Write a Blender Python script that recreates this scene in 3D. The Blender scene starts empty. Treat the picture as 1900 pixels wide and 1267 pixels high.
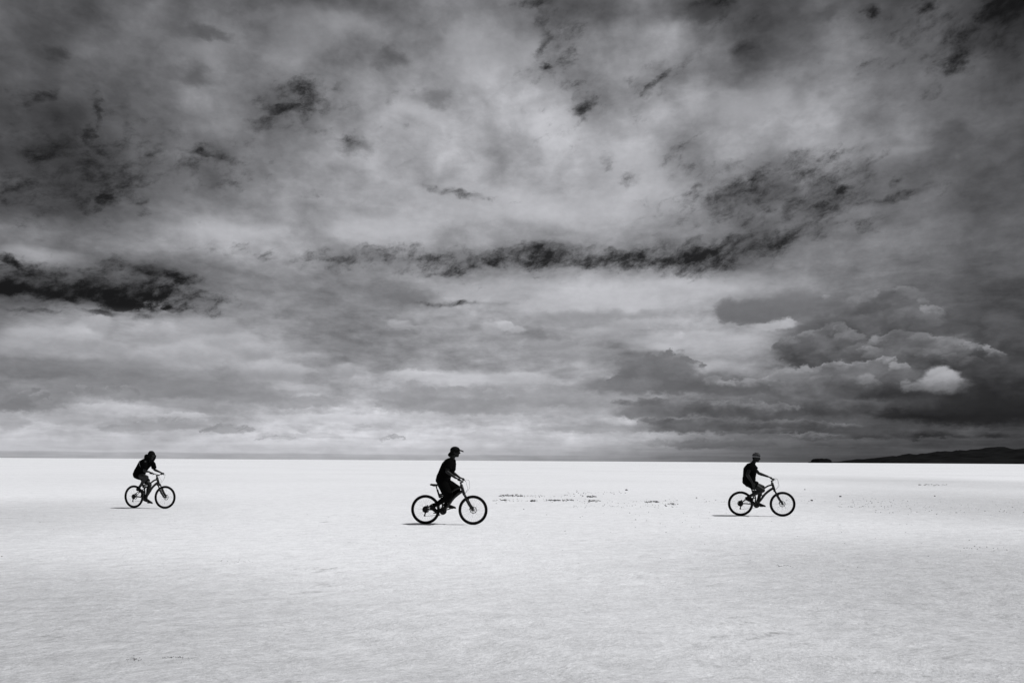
import bpy, bmesh, math, random
from mathutils import Vector, Matrix, noise
R = math.radians
scn = bpy.context.scene
col = scn.collection
random.seed(7)

# ------------------------------------------------------------------ camera
F = 1500.0                       # focal length in photo pixels (1900 wide)
CAM_H = 1.5
cam_d = bpy.data.cameras.new('camera'); cam = bpy.data.objects.new('camera', cam_d); col.objects.link(cam)
cam_d.sensor_width = 36.0; cam_d.lens = 36.0 * F / 1900
cam_d.clip_start = 0.1; cam_d.clip_end = 300000
cam_d.shift_y = (854.8 - 633.5) / 1900
ROLL = 11.5 / 1900
cam.location = (0, 0, CAM_H)
cam.rotation_euler = (Matrix.Rotation(R(90), 3, 'X') @ Matrix.Rotation(ROLL, 3, 'Z')).to_euler()
scn.camera = cam

# ------------------------------------------------------------------ colour management
scn.view_settings.view_transform = 'Standard'; scn.view_settings.look = 'None'
scn.view_settings.exposure = 0; scn.view_settings.gamma = 1
scn.view_settings.use_curve_mapping = False
scn.cycles.max_bounces = 4; scn.cycles.diffuse_bounces = 2; scn.cycles.glossy_bounces = 2

# ------------------------------------------------------------------ sun
SUN_EL = R(57); SUN_AZ = R(96)        # azimuth clockwise from +Y: light comes from the right
sd = bpy.data.lights.new('sun', 'SUN'); sun = bpy.data.objects.new('sun', sd); col.objects.link(sun)
sd.energy = 3.2; sd.angle = R(0.53); sd.color = (1.0, 0.998, 0.995)
to_sun = Vector((math.sin(SUN_AZ) * math.cos(SUN_EL), math.cos(SUN_AZ) * math.cos(SUN_EL), math.sin(SUN_EL)))
sun.rotation_euler = to_sun.to_track_quat('Z', 'Y').to_euler()
sun.location = to_sun * 50

# ------------------------------------------------------------------ tiny node language
class G:
    def __init__(s, nt): s.nt = nt; s.n = 0
    def node(s, t, **kw):
        n = s.nt.nodes.new(t); s.n += 1
        n.location = ((s.n % 40) * 180, -(s.n // 40) * 220)
        for k, v in kw.items(): setattr(n, k, v)
        return n
    def put(s, sock, v):
        if isinstance(v, bpy.types.NodeSocket): s.nt.links.new(v, sock)
        elif v is not None: sock.default_value = v
    def m(s, op, a, b=None, c=None, clamp=False):
        n = s.node('ShaderNodeMath', operation=op, use_clamp=clamp)
        s.put(n.inputs[0], a); s.put(n.inputs[1], b); s.put(n.inputs[2], c)
        return n.outputs[0]
    def add(s, a, b): return s.m('ADD', a, b)
    def sub(s, a, b): return s.m('SUBTRACT', a, b)
    def mul(s, a, b): return s.m('MULTIPLY', a, b)
    def xyz(s, x, y, z):
        n = s.node('ShaderNodeCombineXYZ')
        for i, v in enumerate((x, y, z)): s.put(n.inputs[i], v)
        return n.outputs[0]
    def sep(s, v):
        n = s.node('ShaderNodeSeparateXYZ'); s.put(n.inputs[0], v); return n.outputs
    def v(s, op, a, b=None, sc=None):
        n = s.node('ShaderNodeVectorMath', operation=op)
        s.put(n.inputs[0], a); s.put(n.inputs[1], b)
        if sc is not None: s.put(n.inputs['Scale'], sc)
        return n.outputs['Value'] if op in ('LENGTH', 'DOT_PRODUCT', 'DISTANCE') else n.outputs[0]
    def noise(s, vec, scale, detail=3, rough=0.5, dist=0.0, colour=False, lac=2.0):
        n = s.node('ShaderNodeTexNoise'); n.noise_dimensions = '3D'
        s.put(n.inputs['Vector'], vec); n.inputs['Scale'].default_value = scale
        n.inputs['Detail'].default_value = detail; n.inputs['Roughness'].default_value = rough
        n.inputs['Lacunarity'].default_value = lac
        n.inputs['Distortion'].default_value = dist
        return n.outputs['Color'] if colour else n.outputs['Fac']
    def vor(s, vec, scale, feature='SMOOTH_F1', smooth=0.4, detail=0.0, rough=0.5):
        n = s.node('ShaderNodeTexVoronoi'); n.feature = feature
        s.put(n.inputs['Vector'], vec); n.inputs['Scale'].default_value = scale
        if 'Detail' in n.inputs: n.inputs['Detail'].default_value = detail; n.inputs['Roughness'].default_value = rough
        if feature == 'SMOOTH_F1': n.inputs['Smoothness'].default_value = smooth
        return n.outputs['Distance']
    def rng(s, x, a, b, c=0.0, d=1.0, kind='SMOOTHSTEP'):
        n = s.node('ShaderNodeMapRange'); n.interpolation_type = kind; n.clamp = False
        s.put(n.inputs[0], x)
        for i, v in enumerate((a, b, c, d)): s.put(n.inputs[i + 1], v)
        return n.outputs[0]
    def mix(s, f, a, b):
        n = s.node('ShaderNodeMix'); n.data_type = 'FLOAT'
        s.put(n.inputs[0], f); s.put(n.inputs[2], a); s.put(n.inputs[3], b)
        return n.outputs[0]
    def maprot(s, vec, loc, rot, scale):
        n = s.node('ShaderNodeMapping', vector_type='TEXTURE')
        s.put(n.inputs['Vector'], vec)
        n.inputs['Location'].default_value = loc; n.inputs['Rotation'].default_value = (0, 0, rot)
        n.inputs['Scale'].default_value = scale
        return n.outputs[0]

# ------------------------------------------------------------------ sky (world): broken cloud deck over a dark clear sky
def ang(px, py):
    """direction of a point of the sky as azimuth / elevation in radians"""
    dx, dy = px - 950.0, py - 633.5
    ux = dx + ROLL * dy; uy = dy - ROLL * dx
    h = 633.5 + 221.3 - (uy + 633.5)
    return math.atan2(ux, F), math.atan2(h, math.hypot(F, ux))
GX = [i * 100 for i in range(20)]
GRID = {
 0: [82,88,88,98,112,90,84,88,128,128,78,104,116,66,72,92,88,76,62,48],
 50: [88,82,85,105,98,130,120,128,134,158,98,116,142,114,84,94,114,80,66,56],
 100:[68,65,122,100,128,118,122,100,150,165,120,150,158,135,78,102,125,82,62,78],
 150:[72,88,88,110,112,118,122,135,130,168,168,135,130,145,150,118,122,115,95,88],
 200:[62,72,82,125,128,100,135,165,155,172,185,130,165,150,155,140,142,130,110,88],
 250:[76,84,82,128,120,120,150,155,168,165,185,170,175,150,140,145,140,125,105,85],
 300:[60,72,80,115,112,138,148,165,168,162,172,182,172,148,150,148,138,115,98,80],
 350:[72,82,82,98,110,130,150,168,160,168,170,168,158,125,118,110,105,98,95,78],
 400:[105,100,95,120,160,155,170,178,182,180,178,178,165,140,118,115,122,108,98,82],
 450:[140,138,132,148,180,180,162,165,160,145,135,150,145,115,110,130,135,120,106,88],
 500:[95,95,100,100,128,138,130,122,140,150,150,160,165,140,132,140,128,115,98,85],
 550:[95,80,80,112,126,130,128,122,160,178,182,188,188,155,122,115,115,112,88,76],
 600: [130,158,166,160,158,146,132,142,146,156,148,146,165,185,155,110,100,95,90,74],
 650: [134,168,166,174,178,170,138,130,134,132,138,146,144,182,152,95,115,112,105,74],
 700: [112,118,132,142,144,176,146,162,178,178,158,144,128,138,128,112,120,95,92,64],
 750: [150,172,178,176,156,176,188,182,172,170,170,164,142,114,102,98,84,60,54,54],
 800: [196,196,186,186,196,206,212,212,210,206,206,198,190,136,110,98,88,82,80,66],
 850: [184,184,184,186,188,190,190,188,184,180,172,156,140,114,102,86,78,74,70,56]}
GY = sorted(GRID)
def gval(px, py):
    px = min(max(px, 0), 1900); py = min(max(py, 0), 850)
    i = min(int(px // 100), 18); j = min(int(py // 50), 16)
    fx = px / 100 - i; fy = py / 50 - j
    a, b = GRID[GY[j]], GRID[GY[j + 1]]
    return (a[i] * (1 - fx) + a[i + 1] * fx) * (1 - fy) + (b[i] * (1 - fx) + b[i + 1] * fx) * fy

def group(name, ins):
    t = bpy.data.node_groups.new(name, 'ShaderNodeTree')
    for nm, kind in ins: t.interface.new_socket(nm, in_out='INPUT', socket_type='NodeSocketVector' if kind == 'v' else 'NodeSocketFloat')
    t.interface.new_socket('Value', in_out='OUTPUT', socket_type='NodeSocketFloat')
    g = G(t); gi = g.node('NodeGroupInput'); go = g.node('NodeGroupOutput'); return g, gi.outputs, go.inputs[0]
def mapped(g, I):
    # the third axis carries the value built so far, scaled to nothing: it only fixes the order of evaluation
    n = g.node('ShaderNodeMapping', vector_type='TEXTURE')
    g.put(n.inputs['Vector'], g.xyz(I['X'], I['Y'], I['Prev'])); g.put(n.inputs['Location'], I['Loc']); g.put(n.inputs['Rotation'], I['Rot']); g.put(n.inputs['Scale'], I['Size'])
    return n.outputs[0]
def puff_group():
    g, I, out = group('cloud_puff', [('X','f'),('Y','f'),('Prev','f'),('Loc','v'),('Rot','v'),('Size','v'),('In','f'),('Out','f'),('Opacity','f'),('Lo','f'),('Hi','f'),('Bottom','f'),('Top','f'),('Lumps','f'),('LumpAmount','f'),('Rim','f'),('FadeLo','f'),('FadeHi','f')])
    p = mapped(g, I); ln = g.v('LENGTH', p); py = g.v('DOT_PRODUCT', p, (0.0, 1.0, 0.0))
    al = g.mul(g.rng(ln, I['In'], I['Out'], I['Opacity'], 0.0), g.rng(py, I['FadeLo'], I['FadeHi']))
    sh = g.rng(py, I['Lo'], I['Hi'], I['Bottom'], I['Top'])
    sh = g.m('MULTIPLY_ADD', I['Lumps'], I['LumpAmount'], sh)
    sh = g.add(sh, g.mul(I['Rim'], g.mul(g.rng(ln, 0.72, 1.0), g.rng(py, 0.0, 0.7))))
    g.put(out, g.mix(al, I['Prev'], sh)); return g.nt
def opening_group():
    g, I, out = group('cloud_opening', [('X','f'),('Y','f'),('Prev','f'),('Loc','v'),('Rot','v'),('Size','v'),('Amount','f')])
    q = g.rng(g.v('LENGTH', mapped(g, I)), 0.0, 1.7, I['Amount'], 0.0)
    g.put(out, g.m('MAXIMUM', I['Prev'], q)); return g.nt
def build_world():
    PUFF, OPENING = puff_group(), opening_group()
    w = bpy.data.worlds.new('World'); scn.world = w; w.use_nodes = True
    nt = w.node_tree; nt.nodes.clear(); g = G(nt)
    tc = g.node('ShaderNodeTexCoord').outputs['Generated']
    D = g.v('NORMALIZE', tc)
    x, y, z = g.sep(D)
    az = g.m('ARCTAN2', x, y); el = g.m('ARCSINE', z)
    # cloud-deck coordinates: a flat layer seen in perspective, flattening towards the horizon
    zz = g.add(g.m('MAXIMUM', z, 0.0), 0.16)
    deck = g.xyz(g.m('DIVIDE', x, zz), g.m('DIVIDE', y, zz), 0.0)
    AE = g.xyz(az, el, 0.0)
    AEn = g.xyz(az, g.mul(el, 1.7), 0.0)
    # domain warps
    w1 = g.v('SUBTRACT', g.noise(AEn, 9.0, 4, 0.55, colour=True), (0.5, 0.5, 0.5))
    w2 = g.v('SUBTRACT', g.noise(AEn, 30.0, 6, 0.62, colour=True), (0.5, 0.5, 0.5))
    grow = g.rng(el, 0.0, 0.25, 0.25, 1.0)           # warps shrink towards the horizon
    Wb = g.v('ADD', AE, g.v('MULTIPLY', g.v('SCALE', w1, sc=grow), (0.075, 0.05, 0)))
    Wc = g.v('ADD', g.v('ADD', AE, g.v('MULTIPLY', g.v('SCALE', w2, sc=g.rng(el, 0.0, 0.12, 0.35, 1.0)), (0.050, 0.034, 0))),
             g.v('MULTIPLY', g.v('SCALE', w1, sc=grow), (0.02, 0.012, 0)))
    w3 = g.v('SUBTRACT', g.noise(AEn, 85.0, 5, 0.6, colour=True), (0.5, 0.5, 0.5))
    WbS = g.sep(Wb)[:2]; WcS = g.sep(Wc)[:2]
    WlS = g.sep(g.v('ADD', AE, g.v('MULTIPLY', w3, (0.022, 0.010, 0))))[:2]                                 # low banks
    WmS = g.sep(g.v('ADD', g.v('ADD', AE, g.v('MULTIPLY', w3, (0.020, 0.013, 0))), g.v('MULTIPLY', w2, (0.026, 0.017, 0))))[:2]     # heaped clouds
    WsS = g.sep(g.v('ADD', g.v('ADD', AE, g.v('MULTIPLY', w3, (0.016, 0.010, 0))), g.v('MULTIPLY', w2, (0.010, 0.006, 0))))[:2]  # small clouds
    # --- 1. broad light and dark of the deck
    AZ0, AZ1 = -0.60, 0.60; NC = 31
    els = [0.0, 0.006] + [0.03 * i for i in range(1, 19)]
    b = g.sep(Wb)
    t = g.rng(b[0], AZ0, AZ1, 0, 1, 'LINEAR')
    base = None
    made = {}
    def row_group(e):
        gg, I, o = group('deck_band', [('T', 'f')])
        r = gg.node('ShaderNodeValToRGB'); cr = r.color_ramp; cr.interpolation = 'B_SPLINE'
        while len(cr.elements) < NC: cr.elements.new(0.5)
        for k in range(NC):
            a = AZ0 + (AZ1 - AZ0) * k / (NC - 1)
            ux = F * math.tan(a); h = math.tan(e) * math.hypot(F, ux)
            dy = 221.3 - h; px = 950 + ux - ROLL * dy; py = 633.5 + dy + ROLL * ux
            v = gval(px, py) / 255.0
            cr.elements[k].position = k / (NC - 1); cr.elements[k].color = (v, v, v, 1)
        gg.put(r.inputs[0], I['T']); bw = gg.node('ShaderNodeRGBToBW')
        gg.nt.links.new(r.outputs[0], bw.inputs[0]); gg.put(o, bw.outputs[0]); return gg.nt
    def row(g, e, tt):
        if e not in made: made[e] = row_group(e)
        n = g.node('ShaderNodeGroup'); n.node_tree = made[e]; g.put(n.inputs[0], tt)
        return n.outputs[0]
    # --- 2. deck texture: soft billows, lit lumps
    n1 = g.noise(deck, 2.2, 6, 0.52, 0.3)
    n2 = g.noise(AEn, 16.0, 5, 0.5, 0.4)
    n3 = g.noise(g.v('ADD', deck, (5.3, 1.7, 0)), 8.0, 5, 0.55, 0.2)
    n4 = g.noise(g.xyz(az, g.mul(el, 3.2), 0.4), 26.0, 6, 0.6, 0.2)
    hi = g.rng(el, 0.12, 0.34)
    n5 = g.noise(g.v('ADD', AE, g.v('SCALE', w1, sc=0.05)), 15.0, 3, 0.42, 0.0)
    tex = g.add(g.mul(g.sub(n1, 0.5), 0.18), g.mul(g.sub(n2, 0.5), g.mix(hi, 0.22, 0.12)))
    tex = g.add(tex, g.mul(g.sub(n5, 0.5), g.mul(hi, 0.40)))
    tex = g.add(tex, g.mul(g.sub(n3, 0.5), g.mix(hi, 0.06, 0.09)))
    tex = g.add(tex, g.mul(g.sub(n4, 0.5), g.mix(hi, 0.27, 0.04)))
    crisp = g.noise(g.v('ADD', g.xyz(az, g.mul(el, 1.5), 5.3), g.v('SCALE', w2, sc=0.03)), 38.0, 6, 0.62, 0.0)
    tex = g.add(tex, g.mul(g.sub(crisp, 0.5), 0.17))
    tex = g.mul(g.mul(tex, 1.3), g.rng(el, 0.0, 0.05, 0.25, 1.0))
    # behind and above the photographed part: the same deck, middling grey
    away = g.m('MAXIMUM', g.rng(g.m('ABSOLUTE', az), 0.62, 0.9), g.rng(el, 0.54, 0.75))
    generic = g.add(0.40, g.mul(g.sub(n1, 0.5), 0.7))

    # cauliflower shading for the cumulus
    vv = g.vor(g.v('MULTIPLY', Wc, (1, 1.35, 1)), 30.0, smooth=0.5, detail=2.0, rough=0.5)
    lumps = g.sub(g.add(g.mul(g.sub(0.45, vv), 0.55), g.mul(n4, 0.45)), 0.22)

    Wh = g.v('ADD', g.v('ADD', AE, g.v('MULTIPLY', w2, (0.045, 0.022, 0))), g.v('MULTIPLY', w1, (0.012, 0.01, 0)))
    hx, hy = g.sep(Wh)[:2]
    streak = g.maprot(g.v('ADD', AE, g.v('SCALE', w2, sc=0.012)), (0, 0, 0), R(20), (1.45, 0.80, 1.0))
    wisp = g.noise(g.v('ADD', streak, (0.0, 0.0, 3.3)), 52.0, 8, 0.68, 0.0)
    wisp2 = g.noise(g.v('ADD', streak, (0.0, 0.0, 9.1)), 17.0, 4, 0.5, 0.0)
    nish = g.node('ShaderNodeTexSky'); nish.sky_type = 'NISHITA'; nish.sun_disc = False
    nish.sun_elevation = SUN_EL; nish.sun_rotation = SUN_AZ; nish.altitude = 3600
    ns = g.node('ShaderNodeSeparateColor'); nt.links.new(nish.outputs[0], ns.inputs[0])
    clear = g.mul(ns.outputs[0], 0.05 * 0.06)            # deep red filter: clear sky is almost black
    st = g.noise(g.xyz(g.mul(az, 0.6), g.mul(el, 13.0), 2.0), 14.0, 5, 0.6, 0.5)
    edge = g.add(0.0072, g.mul(g.sub(g.noise(g.xyz(az, 0.0, 0.0), 9.0, 3, 0.5), 0.5), 0.004))
    bank = g.mul(g.rng(g.sub(el, edge), -0.0008, 0.0008, 1.0, 0.0), g.rng(az, 0.02, 0.16, 1.0, 0.35))
    fine = g.noise(g.xyz(az, g.mul(el, 1.4), 7.0), 90.0, 4, 0.6)
    holes = [(560,165,36,20,0,.95),(535,205,55,12,8,1.1),(490,232,36,13,10,1.1),(178,205,11,48,8,1.0),(165,250,12,26,0,1.05),(198,285,26,12,0,1.1),
             (45,322,60,17,10,1.15),(90,292,34,14,20,1.0),(60,180,62,11,32,.85),(145,345,30,12,0,.95),(190,372,34,15,0,1.1),(262,385,20,24,-30,.95),
             (380,288,62,10,0,.95),(250,350,60,12,0,.72),(410,345,60,9,15,.75),(500,335,30,14,0,.72),(640,265,26,14,0,.62),(10,345,30,16,0,.9),(130,150,30,12,30,.6),
             (280,328,40,12,0,.7),(570,355,40,8,0,.6),
             (1850,20,46,26,-10,1.3),(1768,112,26,26,-30,1.3),(1895,2,26,18,0,1.4),(1800,62,40,26,40,.85),(1712,22,16,16,0,1.0),(1618,20,16,13,0,1.0),(1680,85,24,20,0,.75),
             (1008,60,13,64,-8,.9),(1012,128,14,8,0,1.0),(1082,198,20,22,0,1.15),(1205,160,42,11,32,1.0),(1380,88,22,12,20,.8),(1320,2,42,12,0,.85),(1010,5,50,14,0,.9),
             (1362,308,18,16,0,.9),(1398,332,26,12,0,1.05),(1330,335,32,12,0,.8),(1468,352,56,16,0,1.05),(1522,382,22,12,0,1.1),(1565,348,20,12,0,1.1),(1660,366,52,8,10,1.0),
             (1440,392,70,13,8,.85),(1290,345,30,10,0,.75),(1128,300,12,20,0,.85),(1170,330,20,10,0,.7),(845,358,60,9,-8,.85),(1090,350,26,8,0,.55),(1600,378,60,10,0,.75),
             (640,484,60,9,0,.85),(720,476,70,10,3,.8),(800,478,90,13,4,.9),(985,476,110,18,2,1.18),(905,484,80,15,0,1.05),(1040,468,50,14,0,.95),(1110,482,110,24,0,.95),(1200,480,90,24,0,.95),(1262,476,110,26,3,1.05),(1390,454,100,22,8,.92),(1470,428,60,14,14,.85),(870,492,70,12,0,.85),
             (1500,395,40,12,0,.9),(850,500,60,7,10,.8),(1420,478,40,8,0,.6),(610,470,34,12,0,.7),
             (40,536,90,13,0,1.15),(110,545,90,15,-3,1.1),(190,545,100,20,-6,1.3),(225,562,70,12,-4,1.35),(255,548,40,12,-10,1.1),(150,520,80,9,-4,.8),(30,488,40,11,-20,1.1),(120,500,70,8,-6,.8),(250,495,70,14,-6,.85),(325,515,44,12,-8,.95),
             (180,578,60,6,-2,1.0),(70,574,70,5,0,.85),(320,572,26,6,-20,1.0),(265,580,30,6,0,.8),(330,540,30,8,0,.7),(860,562,90,4,2,.6)]
    holes = [(a, b, c, d, e, f * (0.92 if b < 430 else 1.02)) for a, b, c, d, e, f in holes]
    holes += [(130,315,210,95,12,.80),(380,310,170,60,8,.6),(1450,360,220,62,6,.80),(1320,310,120,50,0,.55),(1760,60,170,90,0,.60),(1340,60,120,60,0,.4),(545,195,100,55,10,.68),(1040,80,50,110,-6,.62),(1205,160,80,34,28,.6),(900,482,330,22,1,.92),(1300,468,260,28,5,.95),(1520,385,120,34,14,.62),(1350,455,170,26,0,.5),(150,532,230,40,-2,.98),(700,210,130,90,0,.25),(1100,180,90,120,0,.28)]
    wD = g.add(g.mul(g.sub(wisp, 0.5), 2.5), g.mul(g.sub(wisp2, 0.5), 1.1)); wS = g.mul(g.sub(wisp2, 0.5), 1.1)
    h_lo, h_hi = g.mix(hi, 0.40, 0.42), g.mix(hi, 1.20, 1.42)
    h_amt = g.mix(hi, 0.42, 0.30); h_fade = g.rng(el, 0.13, 0.17)
    near_h = g.sub(g.mul(g.sub(st, 0.5), g.rng(el, 0.0, 0.07, 0.16, 0.0)), g.mul(bank, 0.062))
    near_h = g.add(near_h, g.mul(g.sub(fine, 0.5), g.rng(el, 0.02, 0.2, 0.02, 0.05)))
    h_max = g.mix(hi, 1.0, 0.90)
    dark = g.add(clear, 0.004)
    shared = dict(T=t, E=b[1], tex=tex, away=away, generic=generic, bx=WbS[0], by=WbS[1], cx=WcS[0], cy=WcS[1], lx=WlS[0], ly=WlS[1], sx=WsS[0], sy=WsS[1], mx=WmS[0], my=WmS[1],
                  hx=hx, hy=hy, lumps=lumps, wD=wD, wS=wS, h_lo=h_lo, h_hi=h_hi, h_amt=h_amt, h_max=h_max, h_fade=h_fade, near_h=near_h, dark=dark)
    box = [0, 0, 0, 0]
    def touches(a, e, ra, re, rot=0.0):
        c, sn = abs(math.cos(R(rot))), abs(math.sin(R(rot)))
        da, de = ra * c + re * sn + 0.030, ra * sn + re * c + 0.022
        return a + da > box[0] and a - da < box[1] and e + de > box[2] and e - de < box[3]
    def puff(g, I, L, px, py, rx, ry, top, bot=None, soft=0.35, op=1.0, rot=0.0, warp='c', lump=0.0, lo=-0.6, hi_=0.8, rim=0.0, fade=(-20.0, -19.0)):
        a, e = ang(px, py)
        kx = math.cos(a) ** 2 / F; ky = math.cos(a) * math.cos(e) ** 2 / F
        if not touches(a, e, rx * kx * (1 + soft), ry * ky * (1 + soft), rot): return L
        wx, wy = I[warp + 'x'], I[warp + 'y']
        n = g.node('ShaderNodeGroup'); n.node_tree = PUFF
        for k_, v_ in dict(X=wx, Y=wy, Prev=L, Loc=(a, e, 0), Rot=(0, 0, R(rot)), Size=(rx * kx, ry * ky, 1e7), In=1 - soft, Out=1 + soft, Opacity=op,
                           Lo=lo, Hi=hi_, Bottom=(top if bot is None else bot) / 255.0, Top=top / 255.0, Lumps=(I['lumps'] if lump else 0.0), LumpAmount=lump, Rim=rim, FadeLo=fade[0], FadeHi=fade[1]).items():
            g.put(n.inputs[k_], v_)
        return n.outputs[0]
    def to_background(L):
        colr = g.node('ShaderNodeCombineColor'); bg = g.node('ShaderNodeBackground')
        for i, k in enumerate((0.985, 0.99, 1.045)): g.put(colr.inputs[i], g.mul(L, k))
        nt.links.new(colr.outputs[0], bg.inputs[0]); return bg.outputs[0]
    def tile(a0, a1, e0, e1):
        box[:] = [a0, a1, e0, e1]
        q, I, o_ = group('sky_sector', [(k_, 'f') for k_ in shared])
        base = None
        for i, e in enumerate(els):
            lo_n = els[max(i - 1, 0)]; hi_n = els[min(i + 1, len(els) - 1)]
            if hi_n < e0 - 0.03 or lo_n > e1 + 0.03: continue
            if base is None: base = row(q, e, I['T'])
            else:
                v = row(q, e, q.m('MULTIPLY_ADD', base, 1e-9, I['T']))
                base = q.mix(q.rng(q.m('MULTIPLY_ADD', base, 1e-9, I['E']), ep, e), base, v)
            ep = e
        L = q.add(base, q.mul(I['tex'], q.add(base, 0.25)))
        L = q.mix(I['away'], L, I['generic'])
        # --- 3. soft bright patches of the deck
        for p in [(410,425,95,22,196),(70,466,85,17,188),(1025,245,45,35,198),(1175,320,70,40,188),(765,212,50,14,190),
                  (1395,190,75,26,165),(1640,285,60,10,152),(640,45,30,20,140),(370,100,35,20,140),(560,60,40,55,140),
                  (985,100,28,25,160),(885,95,70,50,150),(1230,540,190,26,196),(1060,560,120,16,190),(900,530,90,14,184),(1000,385,240,30,184),
                  (700,420,90,22,186),(1505,320,16,34,165),(120,625,110,32,170),(170,600,30,26,178),(420,640,75,26,176),(330,655,60,22,178),
                  (505,690,55,24,178),(640,690,22,14,168),(1310,680,60,12,190),(1230,625,60,15,185),(1340,640,70,18,190),
                  (860,702,120,11,206),(1230,640,30,8,196)]:
            L = puff(q, I, L, *p, soft=0.75, op=0.62, warp='b')
        for p in [(720,110,24,18,84),(810,182,26,14,112),(355,145,30,22,90),(380,64,45,10,86),(105,98,17,12,58),(1385,92,26,16,62),(1310,20,50,24,58),
                  (740,553,50,16,112),(655,270,20,15,112),(1110,590,110,12,148),(1600,600,1,1,120),(1540,25,30,14,80)]:
            L = puff(q, I, L, *p, soft=0.8, op=0.75, warp='c')
        for (a, b_, c, d, e, f_, s_, o) in [(70,628,62,22,176,158,.5,.7),(150,628,45,26,184,160,.4,.75),(186,600,20,18,178,164,.4,.7),(30,645,40,16,168,152,.5,.6),(350,652,62,26,184,162,.45,.75),(430,632,52,22,180,166,.4,.7),(472,652,38,16,178,160,.4,.7),
                  (300,622,46,18,168,156,.5,.6),(390,605,60,16,166,156,.5,.6),(500,687,36,20,184,162,.35,.8),(538,690,24,18,178,160,.35,.7),(642,686,18,14,172,158,.4,.7),(250,668,60,14,164,154,.5,.6),(215,650,30,14,170,158,.45,.6),
                  (200,756,120,7,196,186,.5,.6),(640,776,130,8,208,200,.5,.6),(60,768,30,6,196,186,.5,.5),(330,770,60,5,200,190,.5,.5),(560,722,60,8,172,162,.5,.5),(850,772,120,6,190,182,.5,.5),(1010,745,70,8,176,160,.5,.5),(960,700,60,10,196,180,.5,.5),(780,695,60,9,206,190,.5,.6),
                  (1080,655,60,14,164,150,.5,.5),(1120,620,50,14,170,158,.5,.5),(1180,600,50,10,184,172,.5,.5),(1020,640,40,10,158,146,.5,.5)]:
            L = puff(q, I, L, a, b_, c, d, e + 9, f_ + 4, soft=s_ * .8, op=min(.95, o * 1.25), warp='s', lump=.10)
        # --- 4. torn openings showing the dark clear sky
        Fh = 0.0
        for (px, py, rx, ry, rot, A) in holes:
            a, e = ang(px, py)
            kx = math.cos(a) ** 2 / F; ky = math.cos(a) * math.cos(e) ** 2 / F
            if not touches(a, e, rx * kx * 2.4, ry * ky * 2.6, rot): continue
            n = q.node('ShaderNodeGroup'); n.node_tree = OPENING
            for k_, v_ in dict(X=I['hx'], Y=I['hy'], Prev=Fh, Loc=(a, e, 0), Rot=(0, 0, R(rot)), Size=(rx * kx * 1.3, ry * ky * 1.4, 1e7), Amount=A).items(): q.put(n.inputs[k_], v_)
            Fh = n.outputs[0]
        core = q.mul(q.rng(q.add(Fh, I['wD']), I['h_lo'], I['h_hi']), I['h_max'])
        halo = q.mul(q.rng(q.add(Fh, I['wS']), 0.1, 1.05), I['h_amt'])
        hole = q.mul(q.sub(1.0, q.mul(q.sub(1.0, core), q.sub(1.0, halo))), I['h_fade'])
        # --- 5. crisp cumulus, far to near
        for p in [(230,690,300,14,140,130),(600,640,60,8,150,140)]:
            L = puff(q, I, L, p[0], p[1], p[2], p[3], p[4], p[5], soft=0.6, op=.5, warp='b')
        for (a, b_, c, d, e, f_, s_, o) in [(280,573,30,9,190,160,.35,.95),(283,566,18,9,196,180,.35,.9),(915,607,26,13,188,165,.35,.8),(935,604,16,10,196,175,.3,.9),(955,612,20,7,184,168,.4,.8),
                  (738,602,22,8,180,160,.5,.8),(765,607,22,4,172,158,.5,.6),(530,598,24,7,170,150,.6,.5),(1259,623,8,5,206,188,.6,.7),(1250,630,20,6,194,180,.5,.5),(1300,622,34,8,190,180,.6,.5),(1145,690,12,9,192,170,.5,.6),(1190,690,16,12,186,160,.4,.6),(1240,748,8,5,178,160,.5,.6),(1110,760,10,5,190,180,.5,.5)]:
            L = puff(q, I, L, a, b_, c, d, e, f_, soft=s_, op=o, warp='s')
        low = [ # px,py,rx,ry,top,bot, opacity (grey banks over the pale horizon, left and centre)
          (60,742,75,22,146,140,.9),(40,735,30,20,140,130,.9),(240,722,150,20,146,140,.75),(420,728,120,20,146,142,.8),(560,745,90,12,150,150,.6),
          (850,752,160,16,158,152,.75),(760,735,60,18,160,152,.8),(900,735,90,20,162,150,.7),(1040,735,60,18,160,150,.6),(380,752,110,12,160,160,.5),
          (290,788,70,11,162,160,.8),(420,795,48,9,156,158,.85),(215,793,40,8,168,165,.7),(340,785,40,10,160,158,.8),(130,775,60,13,166,165,.6),(20,782,30,16,165,160,.6),
          (520,810,50,6,176,176,.6),(672,790,16,3.5,178,178,.7),(560,800,10,4,175,175,.6),(600,808,40,5,184,184,.5),(960,812,70,5,188,186,.6),(880,808,30,5,185,184,.5),
          (1130,795,140,7,160,158,.7),(1120,748,90,14,160,150,.6),(1090,765,150,9,172,165,.5),(1060,782,60,6,178,172,.5)]
        for (a, b_, c, d, e, f_, o) in low:
            L = puff(q, I, L, a, b_, c, d, e - (4 if b_ < 760 else 1), f_ - (6 if b_ < 760 else 3), soft=.34, op=o * .85, warp='m' if b_ < 760 else 'l', lump=.06)
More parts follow.
